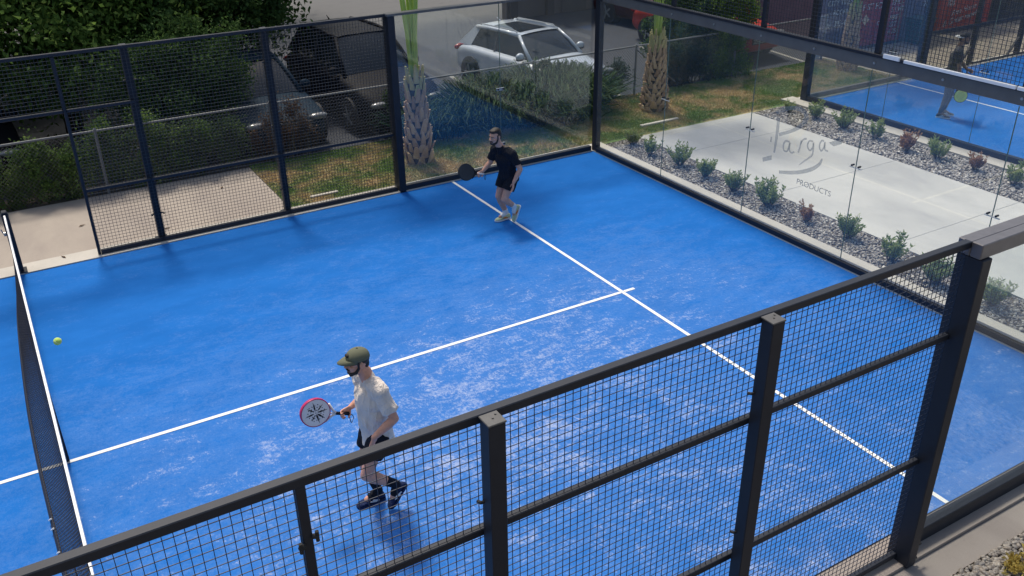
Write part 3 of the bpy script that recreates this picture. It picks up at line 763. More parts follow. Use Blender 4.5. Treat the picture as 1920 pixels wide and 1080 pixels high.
# ------------------------------------------------------------------ glass walls
def pane_x(name,x0,x1,z0,z1,y,parent,t=.010):
    mb=MB(); mb.box((x0,y-t/2,z0),(x1,y+t/2,z1)); return mb.build(name,M['glass'],parent)
def pane_y(name,y0,y1,z0,z1,x,parent,t=.010):
    mb=MB(); mb.box((x-t/2,y0,z0),(x+t/2,y1,z1)); return mb.build(name,M['glass'],parent)
def clamp_x(x,y,z,parent,s=-1):
    mb=MB()
    mb.bbox((x-.075,y-.012,z-.03),(x+.075,y+.012,z+.02),.003)
    p=mb.build('clamp',M['galv'],parent)
    mb=MB()
    for dx in (-.05,.05): mb.cyl((x+dx,y-.02*1,z),(x+dx,y-.028,z),.017,10); mb.cyl((x+dx,y+.02,z),(x+dx,y+.028,z),.017,10)
    mb.build('bolt',M['rubber'],p)
M['plate']=plain('clamp_plate',(.55,.56,.56),.5)
def clamp_y(y,x,z,parent):
    mb=MB(); mb.bbox((x-.014,y-.10,z-.032),(x+.014,y+.10,z-.024),.002)
    p=mb.build('clamp',M['plate'],parent)
    mb=MB()
    for dy in (-.055,.055): mb.cyl((x-.026,y+dy,z),(x-.006,y+dy,z),.013,12); mb.cyl((x+.006,y+dy,z),(x+.026,y+dy,z),.013,12)
    mb.build('bolt',M['steel'],p)
def seam_y(y,x,z0,z1,parent):
    mb=MB(); mb.box((x-.006,y-.004,z0),(x+.006,y+.004,z1)); mb.build('seam',M['glass_edge'],parent)

# far side glass wall y=10.0..10.1, x 6..10
GS=empty('glass_wall',(6,10.06,0),0,'short far side glass wall with a steel beam on top, white car behind it','glass wall')
def g_off(L,o): return [tuple(tuple(c-oo for c,oo in zip(p,o)) for p in ab) for ab in L]
o=(6,10.06,0)
bars('post',[((-.06,-.06,-.03),(.06,.16,2.96))],ST,GS)
bars('base_rail',g_off([((6.06,10.02,.015),(9.98,10.12,.105))],o),ST,GS)
bars('top_beam',g_off([((5.93,10.00,2.965),(9.99,10.14,3.005))],o),M['beam'],GS)
for a,b in ((6.065,7.995),(8.005,9.97)): pane_x('glass_panel',a-6,b-6,.105,2.96,.0,GS)
mb=MB(); mb.box((1.996,-.007,.106),(2.004,.007,2.959)); mb.build('seam',M['glass_edge'],GS)
clamp_x(2.0,0,1.5,GS)
clamp_x(2.0,0,.5,GS)
# back glass wall x=10
GB=empty('glass_wall',(10.05,0,0),0,'long back glass wall with frosted lettering and welded mesh above its beam','glass wall')
bars('corner_post',[((-.04,9.93,-.03),(.07,10.06,4.0))],ST,GB)
bars('base_rail',[((-.05,.02,.015),(.055,9.92,.10))],ST,GB)
mb=MB(); mb.bbox((-.02,.02,.1),(.03,9.92,.112),.002); mb.build('gasket',M['steel_worn'],GB)
bars('top_beam',[((.0,-.1,2.80),(.09,9.92,2.955))],M['beam'],GB)
bars('mesh_rail',[((-.02,-.1,2.957),(.05,9.92,3.0)),((-.02,-.1,3.96),(.05,9.92,4.0))],ST,GB)
for k in range(5):
    pane_y('glass_panel',2*k+.03 if k==0 else 2*k+.006,2*k+1.994 if k<4 else 9.925,.112,2.80,-.02,GB)
for k in range(1,5):
    seam_y(2*k,-.02,.113,2.799,GB); clamp_y(2*k,-.02,1.5,GB)
    mb=MB(); mb.cyl((-.012,2*k,2.88),(.0,2*k,2.88),.016,10); mb.cyl((-.012,2*k-1,2.88),(.0,2*k-1,2.88),.016,10); mb.build('bolt',M['galv'],GB)
for k in range(5):
    wires_y(2*k+.03,2*k+1.97,3.0,3.96,.0,.0042).build('mesh_panel',M['wire'],GB)
bars('mesh_post',[((.0,2*k-.035,3.0),(.06,2*k+.035,4.0)) for k in range(0,5)],ST,GB)
mb=MB(); mb.bbox((-.05,1.05,2.972),(-.021,2.06,3.012),.003); mb.bbox((-.05,2.08,2.972),(-.021,3.55,3.012),.003); mb.build('highlight_strip',M['strip_plate_white'],GB)  # added white strip, stands in for a highlight along the mesh rail
mb=MB(); mb.bbox((-.045,3.62,2.975),(-.021,3.86,3.03),.003); mb.build('tag_plate',M['strip_plate_white'],GB)
# frosted lettering on the inner face
def stroke(mb,pts,w,x=-.0275):
    w=w if hasattr(w,'__len__') else [w]*len(pts)
    # subdivide with catmull-rom
    P=[Vector((0,*p)) for p in pts];Q=[];Wd=[]
    for i in range(len(P)-1):
        a=P[max(i-1,0)];b=P[i];c=P[i+1];d=P[min(i+2,len(P)-1)]
        for t in (0,.25,.5,.75):
            Q.append(.5*((2*b)+(-a+c)*t+(2*a-5*b+4*c-d)*t*t+(-a+3*b-3*c+d)*t**3)); Wd.append(w[i]*(1-t)+w[i+1]*t)
    Q.append(P[-1]);Wd.append(w[-1]); vs=[]
    for i,q in enumerate(Q):
        t=(Q[min(i+1,len(Q)-1)]-Q[max(i-1,0)]).normalized(); n=Vector((0,-t.z,t.y))
        vs+=[q+n*Wd[i]/2,q-n*Wd[i]/2]
    vs=[(x,v.y,v.z) for v in vs]
    mb.add(vs,[(2*i,2*i+2,2*i+3,2*i+1) for i in range(len(Q)-1)])
mb=MB()
stroke(mb,[(5.46,1.81),(5.45,1.67),(5.45,1.48),(5.46,1.27)],[.055,.06,.05,.03])
mb2=MB();stroke(mb2,[(5.51,1.86),(5.39,1.94),(5.2,2.01),(5.03,2.01),(4.95,1.94),(5.0,1.82),(5.16,1.69),(5.41,1.56)],[.05,.07,.06,.07,.09,.07,.05,.05],-.0285)
mb3=MB()
stroke(mb3,[(5.19,1.51),(5.27,1.5),(5.3,1.43),(5.28,1.36),(5.22,1.36),(5.195,1.43),(5.185,1.50),(5.18,1.40),(5.14,1.36),(5.08,1.39)],.028)
stroke(mb3,[(4.98,1.59),(4.99,1.5),(5.01,1.4)],.028); stroke(mb3,[(4.99,1.53),(4.95,1.61),(4.89,1.64)],.024,-.0285)
stroke(mb3,[(4.77,1.63),(4.84,1.62),(4.86,1.54),(4.81,1.49),(4.765,1.54),(4.76,1.62),(4.75,1.52),(4.76,1.43),(4.86,1.33),(4.96,1.23)],[.026,.026,.026,.026,.026,.026,.026,.026,.024,.01])
stroke(mb3,[(4.58,1.69),(4.63,1.68),(4.65,1.59),(4.61,1.54),(4.57,1.6),(4.565,1.68),(4.55,1.58),(4.49,1.57)],.026)
stroke(mb3,[(5.55,1.49),(5.55,1.41)],.03)
mb4=MB();stroke(mb4,[(5.32,1.01),(5.0,1.1),(4.75,1.22),(4.61,1.34),(4.57,1.44)],[.05,.055,.06,.05,.02])
mb4.add([(-.0275,y,z) for y,z in [(4.5,1.69),(4.3,1.81),(4.28,1.73),(4.41,1.66)]],[(0,1,2,3)])
mb4.add([(-.0275,y,z) for y,z in [(5.68,1.13),(5.5,1.22),(5.49,1.15),(5.66,1.07)]],[(0,1,2,3)])
for m_ in (mb,mb2,mb3,mb4): m_.build('lettering',M['frost'],GB)
def text_obj(name,s,size,loc,rot,mat,parent=None,extrude=.002,shear=0,sx=1,align='LEFT'):
    cu=bpy.data.curves.new(name,'FONT'); cu.body=s; cu.size=size; cu.extrude=extrude; cu.shear=shear; cu.align_x=align
    t=bpy.data.objects.new(name,cu); C.objects.link(t)
    dg=bpy.context.evaluated_depsgraph_get(); me=bpy.data.meshes.new_from_object(t.evaluated_get(dg))
    bpy.data.objects.remove(t); me.materials.clear(); me.materials.append(mat)
    o=bpy.data.objects.new(name,me); C.objects.link(o); o.location=loc; o.rotation_euler=rot; o.scale=(sx,1,1)
    if parent: o.parent=parent
    return o
text_obj('lettering','PRODUCTS',.115,(-.0275,4.97,.945),Matrix(((0,0,-1),(-1,0,0),(0,1,0))).to_euler(),M['frost'],GB,.0005,0,1.08)

# near side glass wall x 6..10
GN=empty('glass_wall',(6,-.2,0),0,'near side glass wall with a thick weathered top beam at the right edge','glass wall')
mb=MB(); mb.bbox((-.05,-.14,-.03),(.06,.07,2.885),.006); p=mb.build('post',ST,GN)
mb=MB(); mb.tube([(.061,-.10,.15),(.10,-.10,.15),(.135,-.10,.148)],.013,8); mb.build('anchor_bolt',M['rubber'],p); mb=MB(); mb.tube([(.061,-.12,.03),(.085,-.12,.03)],.014,8); mb.build('anchor_bolt',M['rubber'],p)
mb=MB(); mb.bbox((-.06,-.12,2.888),(4.05,-.032,3.004),.006); mb.bbox((-.06,-.03,2.888),(4.05,.075,3.0),.006); mb.build('top_beam',M['steel_worn'],GN)
bars('base_rail',[((.062,-.0,-.01),(4.0,.09,.15))],ST,GN)
for a,b in ((.065,1.995),(2.005,3.99)): pane_x('glass_panel',a,b,.15,2.885,.05,GN)

# ------------------------------------------------------------------ neighbouring court walls
G2=empty('glass_wall',(16,10.3,0),0,'back glass wall of the second blue court across the pale path','glass wall')
# relative to (16,10.3)
bars('corner_post',[((-.05,-.1,-.03),(.08,.06,4.0))],ST,G2)
bars('base_rail',[((-.03,-10.1,.01),(.07,-.1,.13))],ST,G2)
bars('top_beam',[((.0,-10.1,2.82),(.08,-.1,3.0))],ST,G2)
for k in range(5):
    pane_y('glass_panel',-2*k-2.095,-2*k-.105,.13,2.82,.02,G2)
    if k<4: seam_y(-2*k-2.1,.02,.131,2.819,G2); clamp_y(-2*k-2.1,.02,1.5,G2)
G3=empty('glass_wall',(16,10.3,0),0,'side glass wall of the second court next to the lawn','glass wall')
bars('base_rail',[((.085,-.03,.01),(3.95,.06,.12))],M['steel_worn'],G3)
bars('top_beam',[((.085,-.03,2.88),(3.95,.06,3.0))],ST,G3)
for a,b in ((.09,1.995),(2.005,3.94)): pane_x('glass_panel',a,b,.12,2.88,.01,G3)
bars('post',[((3.955,-.04,-.03),(4.1,.16,3.0))],ST,G3)
F2=empty('mesh_fence',(20,10.3,0),0,'welded mesh fence of the second court in front of the red containers','fence')
for a,b in ((.11,1.95),(2.05,3.95),(4.05,5.95)): wires(a,b,.06,2.95,0,.005).build('mesh_panel',M['wire_far'],F2)
bars('rail',[((.11,-.02,z-.025),(5.95,.02,z+.025)) for z in (.04,1.02,2.2,2.97)],ST,F2)
for x in (2.0,4.0,6.0):
    p=bars('post',[((x-.05,.025,-.03),(x+.05,.14,3.0))],ST,F2)[0]
    mb=MB(); mb.strip((x-.45,.08,.0),(x-.06,.08,.45),.05,.05); mb.build('brace',ST,p)

# ------------------------------------------------------------------ net
NET=empty('court_net',(0,5,0),0,'black court net with white top tape sagging across the left edge of the blue court','net')
def net_x(y,t):  # t: 0 top .. 1 bottom (y relative to -5..5)
    s=max(0,1-(abs(y)/5.02)**3.2)
    return -.26*s*(t**1.25)*(1+.05*math.sin(y*1.3+1))
def net_top(y): return .92-.045*(1-(y/5)**2)
nb=20; ny=222; mb=MB(); w=.0042
def npnt(y,t):
    zt=net_top(y)-.03; return Vector((net_x(y,t),y,zt*(1-t)+.035*t))
for i in range(ny+1):
    y=-5+10*i/ny; pts=[npnt(y,k/7) for k in range(8)]
    for a,b in zip(pts[:-1],pts[1:]): mb.strip(a,b,w,w,(0,1,0))
for j in range(nb+1):
    t=j/nb; pts=[npnt(-5+10*k/44,t) for k in range(45)]
    for a,b in zip(pts[:-1],pts[1:]): mb.strip(a,b,w,w)
mb.build('netting',M['net'],NET)
mb=MB()
for k in range(44):
    for (t0,t1) in ((.93,1.0),):
        y0=-5+10*k/44;y1=-5+10*(k+1)/44
        q=[npnt(y0,t0),npnt(y1,t0),npnt(y1,t1),npnt(y0,t1)]; off=Vector((.006,0,0))
        mb.add([v-off for v in q]+[v+off for v in q],[(0,1,2,3),(7,6,5,4),(0,4,5,1),(1,5,6,2),(2,6,7,3),(3,7,4,0)])
mb.build('hem',M['net'],NET)
mb=MB()
for k in range(44):
    y0=-5+10*k/44;y1=-5+10*(k+1)/44
    mb.add([(sx*.011,y,net_top(y)-dz) for y in (y0,y1) for sx,dz in ((-1,0),(1,0),(1.3,.05),(-1.3,.05))],[(0,1,5,4),(1,2,6,5),(2,3,7,6),(3,0,4,7)])
mb.build('tape',M['tape'],NET)
mb=MB(); mb.box((-.013,-.025,.02),(.016,.025,net_top(0)-.05)); 
mb.build('centre_strap',M['net'],NET)
mb=MB()
for y in (-.95,-1.1,-1.45): mb.tube([npnt(y,.93)+Vector((-.012,0,0)),npnt(y+.05,.99)+Vector((-.012,.0,.0))],.009,6)
mb.build('hem_tie',M['tape'],NET)
for sy in (-1,1):
    mb=MB(); mb.bbox((-.04,sy*5.03,0.0),(.05,sy*5.14,.93),.01); mb.bbox((-.06,sy*5.0,.019),(.09,sy*5.2,.035),.004); mb.bbox((-.03,sy*5.025,.93),(.04,sy*5.13,.955),.008)
    p=mb.build('post',ST,NET)
    mb=MB(); mb.cyl((-.07,sy*5.08,.62),(-.04,sy*5.08,.62),.03,12); mb.tube([(-.07,sy*5.08,.62),(-.09,sy*5.08,.70)],.008,6); mb.build('winder',M['galv'],p)
# ------------------------------------------------------------------ vegetation
M['leaf_tree']=leafmat('tree_leaves',(.035,.072,.018),(.15,.25,.05),(.38,.48,.11))
M['leaf_tree2']=leafmat('tree_leaves_dark',(.024,.052,.018),(.075,.14,.038),(.18,.27,.07))
M['leaf_vine']=leafmat('vine_leaves',(.06,.12,.035),(.17,.26,.07),(.36,.44,.17))
M['leaf_dead']=leafmat('dead_leaves',(.07,.045,.03),(.16,.10,.06),(.25,.17,.10))
M['leaf_shrub']=leafmat('shrub_leaves',(.18,.24,.09),(.33,.41,.16),(.50,.55,.25))
M['leaf_dry']=leafmat('dry_shrub_leaves',(.24,.15,.08),(.45,.26,.14),(.55,.38,.20))
M['leaf_grass']=leafmat('tall_grass_leaves',(.014,.036,.011),(.034,.070,.02),(.08,.12,.035),trans=.18)
M['leaf_grass2']=leafmat('blue_green_leaves',(.016,.045,.035),(.035,.075,.05),(.07,.11,.07))
M['leaf_palm']=leafmat('palm_leaflets',(.10,.17,.03),(.20,.28,.06),(.34,.38,.12))
M['petiole']=plain('palm_petiole',(.36,.50,.09),.45,var=.25,scale=6)
M['boot']=stone_mat('palm_boots',[(.27,.15,.08),(.50,.33,.18),(.37,.23,.13),(.64,.46,.28)],.8)
M['boot_top']=stone_mat('palm_boots_green',[(.45,.36,.14),(.38,.40,.13),(.55,.42,.18),(.34,.33,.11)],.7)
M['bark']=plain('bark',(.075,.06,.05),.9,var=.4,scale=9,bump=.8)
M['twig']=plain('twig',(.12,.10,.07),.85,var=.3,scale=12)

def crown_points(lobes, n):
    """points spread through a set of ellipsoidal lobes, denser near their shells and clumped"""
    out=[]
    tot=sum(l[3]*l[4]*l[5] for l in lobes)
    for cx,cy,cz,rx,ry,rz in lobes:
        k=int(n*rx*ry*rz/tot); nc=max(6,k//170)
        d=RNG.normal(size=(nc,3)); d/=np.linalg.norm(d,axis=1,keepdims=True)
        c=d*(RNG.uniform(.35,1.05,nc)[:,None])
        idx=RNG.integers(0,nc,k); p=c[idx]+RNG.normal(size=(k,3))*RNG.uniform(.08,.22,nc)[idx][:,None]
        out.append(p*np.array([rx,ry,rz])+np.array([cx,cy,cz]))
    return np.concatenate(out)
def tree(x,y,h,lobes,n,mat,label,group,leaf=(.13,.075)):
    t=empty('broadleaf_tree',(x,y,-.05),0,label,'tree',group)
    mb=MB(); r=random.Random(int(x*31+y*7)&1023)
    mb.tube([(0,0,-.1),(.05,.03,h*.35),(-.06,.05,h*.7),(.05,0,h)],[.19,.15,.11,.05],10)
    for k in range(9):
        a=r.uniform(0,6.28);z=h*r.uniform(.18,.7);L=r.uniform(1.0,2.1)
        p=Vector((0,0,z)); q=p+Vector((math.cos(a)*L*.5,math.sin(a)*L*.5,L*.28)); s=q+Vector((math.cos(a+.3)*L*.5,math.sin(a+.3)*L*.5,L*.12))
        mb.tube([p,q,s],[.06,.04,.015],6)
    mb.build('trunk',M['bark'],t,True)
    P=crown_points(lobes,n)
    V,F=leaves(P,leaf[0],leaf[1],up=.1); np_mesh('crown',V,F,mat,t); return t
tree(1.6,16.6,5.0,[(0,-.6,2.6,2.5,1.6,1.7),(-2.4,0,3.0,2.1,1.7,1.9),(1.6,.4,3.3,2.0,1.7,1.9),(-.3,.8,4.4,2.4,2,1.5),(.7,-1.2,1.55,1.3,.8,.75),(-1.2,-.9,1.5,1.1,.8,.7),(2.0,-.8,1.6,1.2,.8,1.0)],66000,M['leaf_tree'],'large dark green tree behind the hedge at the upper left corner','trees behind the hedge')
tree(4.9,17.8,5.2,[(0,-.4,2.6,1.9,1.5,1.9),(-1.6,-.6,2.3,1.3,1.2,1.4),(.9,.3,4.0,1.7,1.5,1.5),(-.7,.4,4.3,2,1.7,1.3),(-.2,-1.9,2.35,1.3,.8,.8),(1.3,-.9,2.9,1.1,1,.9),(-1.2,-2.2,1.9,1.0,.7,.9)],60000,M['leaf_tree2'],'dense dark tree hanging over the blue car left of the asphalt','trees behind the hedge')
tree(-1.9,20.5,5.5,[(0,0,3.4,3,2.4,2.4),(2.6,.4,3.6,2.3,2.3,2.3),(5.2,1.2,3.5,2.6,2.2,2.3)],46000,M['leaf_tree2'],'broad tree farthest back in the upper left, behind the large dark one','trees behind the hedge')
tree(3.2,27,7,[(0,0,3.6,4,3,3.4),(4.2,1,4,3.6,3,3.4),(-4,0,4,4,3,3.2)],40000,M['leaf_tree2'],'distant dark tree closing the view above the hedge trees','trees behind the hedge',(.2,.11))
# hedge and bushes
def bush(name,x,y,lobes,n,mat,label,cat='bush',group=None,leaf=(.06,.035),up=.5,stems=9,tw=None):
    t=empty(name,(x,y,-.04),0,label,cat,group)
    mb=MB(); r=random.Random(int(x*77+y)&2047)
    for k in range(stems):
        l=r.choice(lobes); e=Vector((l[0]+r.uniform(-.5,.5)*l[3],l[1]+r.uniform(-.5,.5)*l[4],l[2]+.4*l[5]))
        b=Vector((l[0]*.8+r.uniform(-.1,.1),l[1]*.8+r.uniform(-.1,.1),-.02))
        mb.tube([b,(b+e)/2+Vector((r.uniform(-.06,.06),r.uniform(-.06,.06),0)),e],[.014,.011,.005],5)
    mb.build('stem',M['twig'],t)
    P=crown_points(lobes,n); P[:,2]=np.maximum(P[:,2],.01)
    V,F=leaves(P,leaf[0],leaf[1],up=up); np_mesh('foliage',V,F,tw or mat,t); return t
lob=[]
r_=random.Random(4)
for k in range(13): lob.append((-3.2+k*.56+r_.uniform(-.1,.1),r_.uniform(-.08,.08),.52+r_.uniform(-.08,.1),.42,.30,.62+r_.uniform(-.1,.14)))
bush('hedge',0.4,13.05,lob,52000,M['leaf_vine'],'leafy green hedge growing through the chain link fence behind the walkway','hedge',leaf=(.055,.038),stems=26)
bush('bush',3.2,13.9,[(0,0,.95,.9,.6,.95),(-.7,.1,1.25,.6,.5,.8),(.8,.1,1.1,.75,.4,.9),(.2,.1,1.9,.9,.5,.7),(1.1,.3,1.7,.6,.4,.6)],34000,M['leaf_tree2'],'tall dark shrub rising over the hedge behind the fence post','bush',leaf=(.07,.04))
bush('vine',4.85,12.86,[(-.25,0,.5,.35,.16,.55),(.15,0,.6,.36,.15,.55),(.55,.02,.35,.22,.12,.35)],5200,M['leaf_dead'],'brown dead vine tangled in the chain link fence near the blue car','vine',leaf=(.05,.03),up=0,stems=16)
bush('vine',7.15,12.9,[(0,0,.6,.3,.12,.5),(.3,0,.4,.3,.12,.4)],2600,M['leaf_tree2'],'thin dark vine on the chain link fence just left of the nearest palm','vine',leaf=(.05,.03),up=0,stems=10)
def grass_clump(x,y,spots,mat,label,h=.8,n=1500,w=.014):
    t=empty('tall_grass',(x,y,-.03),0,label,'bush'); Vs=[];Fs=[];b=0
    for (dx,dy,hh,rr) in spots:
        k=int(n*hh/h)
        P=np.stack([RNG.normal(dx,rr*.35,k),RNG.normal(dy,rr*.3,k),np.zeros(k)],1)
        out=P-np.array([dx,dy,0]); D=RNG.normal(size=(k,3))*.28; D[:,:2]+=out[:,:2]*1.6; D[:,2]=1
        D/=np.linalg.norm(D,axis=1,keepdims=True)
        L=(hh*RNG.uniform(.45,1.15,k))[:,None]; side=np.cross(D,RNG.normal(size=(k,3))); side/=np.linalg.norm(side,axis=1,keepdims=True); side*=w
        g=np.array([0,0,-1.0])
        p1=P+D*L*.55; p2=P+D*L*.9+g*L*.06+np.concatenate([D[:,:2],np.zeros((k,1))],1)*L*.22; p3=p2+np.concatenate([D[:,:2],np.zeros((k,1))],1)*L*.3+g*L*.12
        V=np.stack([P-side*.5,P+side*.5,p1+side,p1-side,p2+side*.8,p2-side*.8,p3],1).reshape(-1,3)
        i=np.arange(k)[:,None]*7+b
        F=np.concatenate([i+[0,1,2],i+[0,2,3],i+[3,2,4],i+[3,4,5],i+[5,4,6]],1).reshape(-1,3)
        Vs.append(V);Fs.append(F);b+=k*7
    np_mesh('blade_clump',np.concatenate(Vs),np.concatenate(Fs),mat,t)
    return t
t=grass_clump(10.2,12.5,[(-1.15,.1,1.15,.5),(-.6,.0,1.0,.6),(-.1,-.15,1.05,.6),(.35,.1,1.25,.6),(.8,.0,1.15,.6),(1.2,.05,.8,.5),(.5,-.3,.7,.6)],M['leaf_grass'],'tall unkempt grass bush in front of the white car',1.0,1700,.013)
P=crown_points([(0,0,.45,1.2,.3,.45),(.6,.1,.85,.5,.3,.35),(-.8,0,.6,.5,.3,.4)],6500); V,F=leaves(P,.07,.035); np_mesh('foliage',V,F,M['leaf_grass'],t)
grass_clump(8.05,12.55,[(-.45,.1,.85,.45),(0,0,.8,.5),(.4,.1,.75,.5)],M['leaf_grass2'],'dark blue green grass bush just right of the nearest palm',.8,900,.012)
bush('bush',12.6,13.1,[(-.5,0,.3,.5,.3,.35),(.1,0,.4,.5,.3,.4)],3800,M['leaf_grass2'],'low dark bush left of the middle palm at the lawn edge','bush')
bush('bush',14.8,13.0,[(-.45,0,.55,.6,.4,.6),(.25,0,.6,.6,.4,.7),(.35,.1,1.2,.5,.3,.45),(.7,.1,1.5,.4,.3,.5)],17000,M['leaf_grass2'],'dark blue green bush right of the middle palm in front of the maroon car','bush')
bush('bush',16.2,12.95,[(-.5,0,.45,.5,.4,.5),(.15,0,.5,.5,.4,.6),(-.3,.1,1.15,.5,.4,.6),(.2,.05,1.6,.5,.4,.6),(-.4,.2,1.9,.5,.4,.5)],26000,M['leaf_tree'],'tall dark bush hiding most of the bright red car','bush')
P=np.stack([RNG.normal(16.25,.28,160),RNG.normal(12.72,.08,160),RNG.uniform(.35,.85,160)],1)

bush('bush',16.3,14.5,[(0,0,.9,.9,.5,.9),(-.8,.1,.8,.6,.5,.8),(.75,-.1,.9,.55,.4,.8),(.2,.1,1.7,.8,.5,.6)],24000,M['leaf_tree2'],'broad dark shrub beyond the chain link fence, left of the bright red car nose','bush',leaf=(.08,.045))
# small potted-size shrubs in the gravel strips
def shrub_proto(mat,seed,kind):
    t=empty('shrub',(0,0,-.02)); r=random.Random(seed); mb=MB(); PP=[];DD=[]
    for k in range(24 if kind<2 else 18):
        a=r.uniform(0,6.28); tilt=r.uniform(.05,.75); L=r.uniform(.22,.40)*(1.25 if kind==1 and k<3 else 1)
        d=Vector((math.cos(a)*math.sin(tilt),math.sin(a)*math.sin(tilt),math.cos(tilt)))
        p0=Vector((math.cos(a)*.03,math.sin(a)*.03,0)); p1=p0+d*L*.5; p2=p1+(d+Vector((0,0,.35))).normalized()*L*.5
        mb.tube([p0,p1,p2],[.006,.0045,.002],5)
        for j in range(30):
            s=r.uniform(.25,1.0); p=(p0.lerp(p1,s*2) if s<.5 else p1.lerp(p2,s*2-1))
            ang=r.uniform(0,6.28); o=Vector((math.cos(ang),math.sin(ang),r.uniform(.3,1.3))).normalized()
            PP.append(p); DD.append(o)
    mb.build('stem',M['twig'],t)
    V,F=leaves(np.array([p[:] for p in PP]),.062,.026,D=np.array([d[:] for d in DD]),fold=.12)
    np_mesh('foliage',V,F,mat,t); return t
prot={('g',0):shrub_proto(M['leaf_shrub'],1,0),('g',1):shrub_proto(M['leaf_shrub'],2,1),('g',2):shrub_proto(M['leaf_shrub'],3,2),('d',0):shrub_proto(M['leaf_dry'],5,2)}
used=set()
def put_shrub(key,x,y,s,rz,label,group):
    if key in used: o=copy_tree(prot[key])
    else: o=prot[key]; used.add(key)
    o.location=(x,y,-.02); o.rotation_euler=(0,0,rz); o.scale=(s*.98,s*.98,s*1.04); tag(o,label,'shrub',group)
near=[(10.90,9.94,'g',0,.9,'small green shrub at the far corner of the glass, first of the near gravel strip'),
(10.80,9.26,'g',2,.95,'second green shrub from the glass corner in the near gravel strip'),
(10.92,8.52,'g',0,1.08,'third green shrub of the near gravel strip, wide and rounded'),
(10.90,7.81,'g',1,.95,'fourth green shrub of the near gravel strip, just before the frosted lettering'),
(10.82,6.98,'g',0,1.0,'fifth green shrub of the near gravel strip, by the second glass seam'),
(10.83,6.2,'g',1,1.22,'tallest spiky green shrub of the near gravel strip, under the frosted lettering'),
(10.86,5.39,'d',0,.85,'small orange dry shrub in the near gravel strip'),
(10.90,4.62,'g',0,1.05,'green shrub in the near gravel strip right after the orange dry one'),
(10.80,3.74,'g',2,1.1,'green shrub in the near gravel strip just above the foreground fence rail'),
(10.74,2.96,'g',0,1.1,'green shrub seen through the mesh beside the big near post'),
(10.81,2.17,'g',1,1.1,'green shrub just right of the big near post')]
for i,(x,y,k,v,s,l) in enumerate(near): put_shrub((k,v),x,y,s,i*1.7,l,'shrubs in the near gravel strip')
far=[(15.17,9.2,'g',2,1.05,'far strip shrub nearest the corner post of the second court'),
(15.15,8.41,'g',0,1.1,'far strip shrub second from the corner post, bright and bushy'),
(15.17,7.64,'g',2,1.1,'far strip shrub third from the corner post'),
(15.02,6.81,'d',0,1.15,'dry orange shrub of the far gravel strip'),
(15.14,6.19,'g',1,1.1,'far strip green shrub between the two drying ones'),
(15.17,5.44,'d',0,.95,'yellowing shrub in the far gravel strip, second dry one'),
(15.07,4.64,'g',2,1.05,'last far strip green shrub at the right edge of the picture'),
(15.1,9.85,'g',1,.7,'tiny far strip shrub at the foot of the corner post')]
for i,(x,y,k,v,s,l) in enumerate(far): put_shrub((k,v),x,y,s,1+i*2.1,l,'shrubs in the far gravel strip')

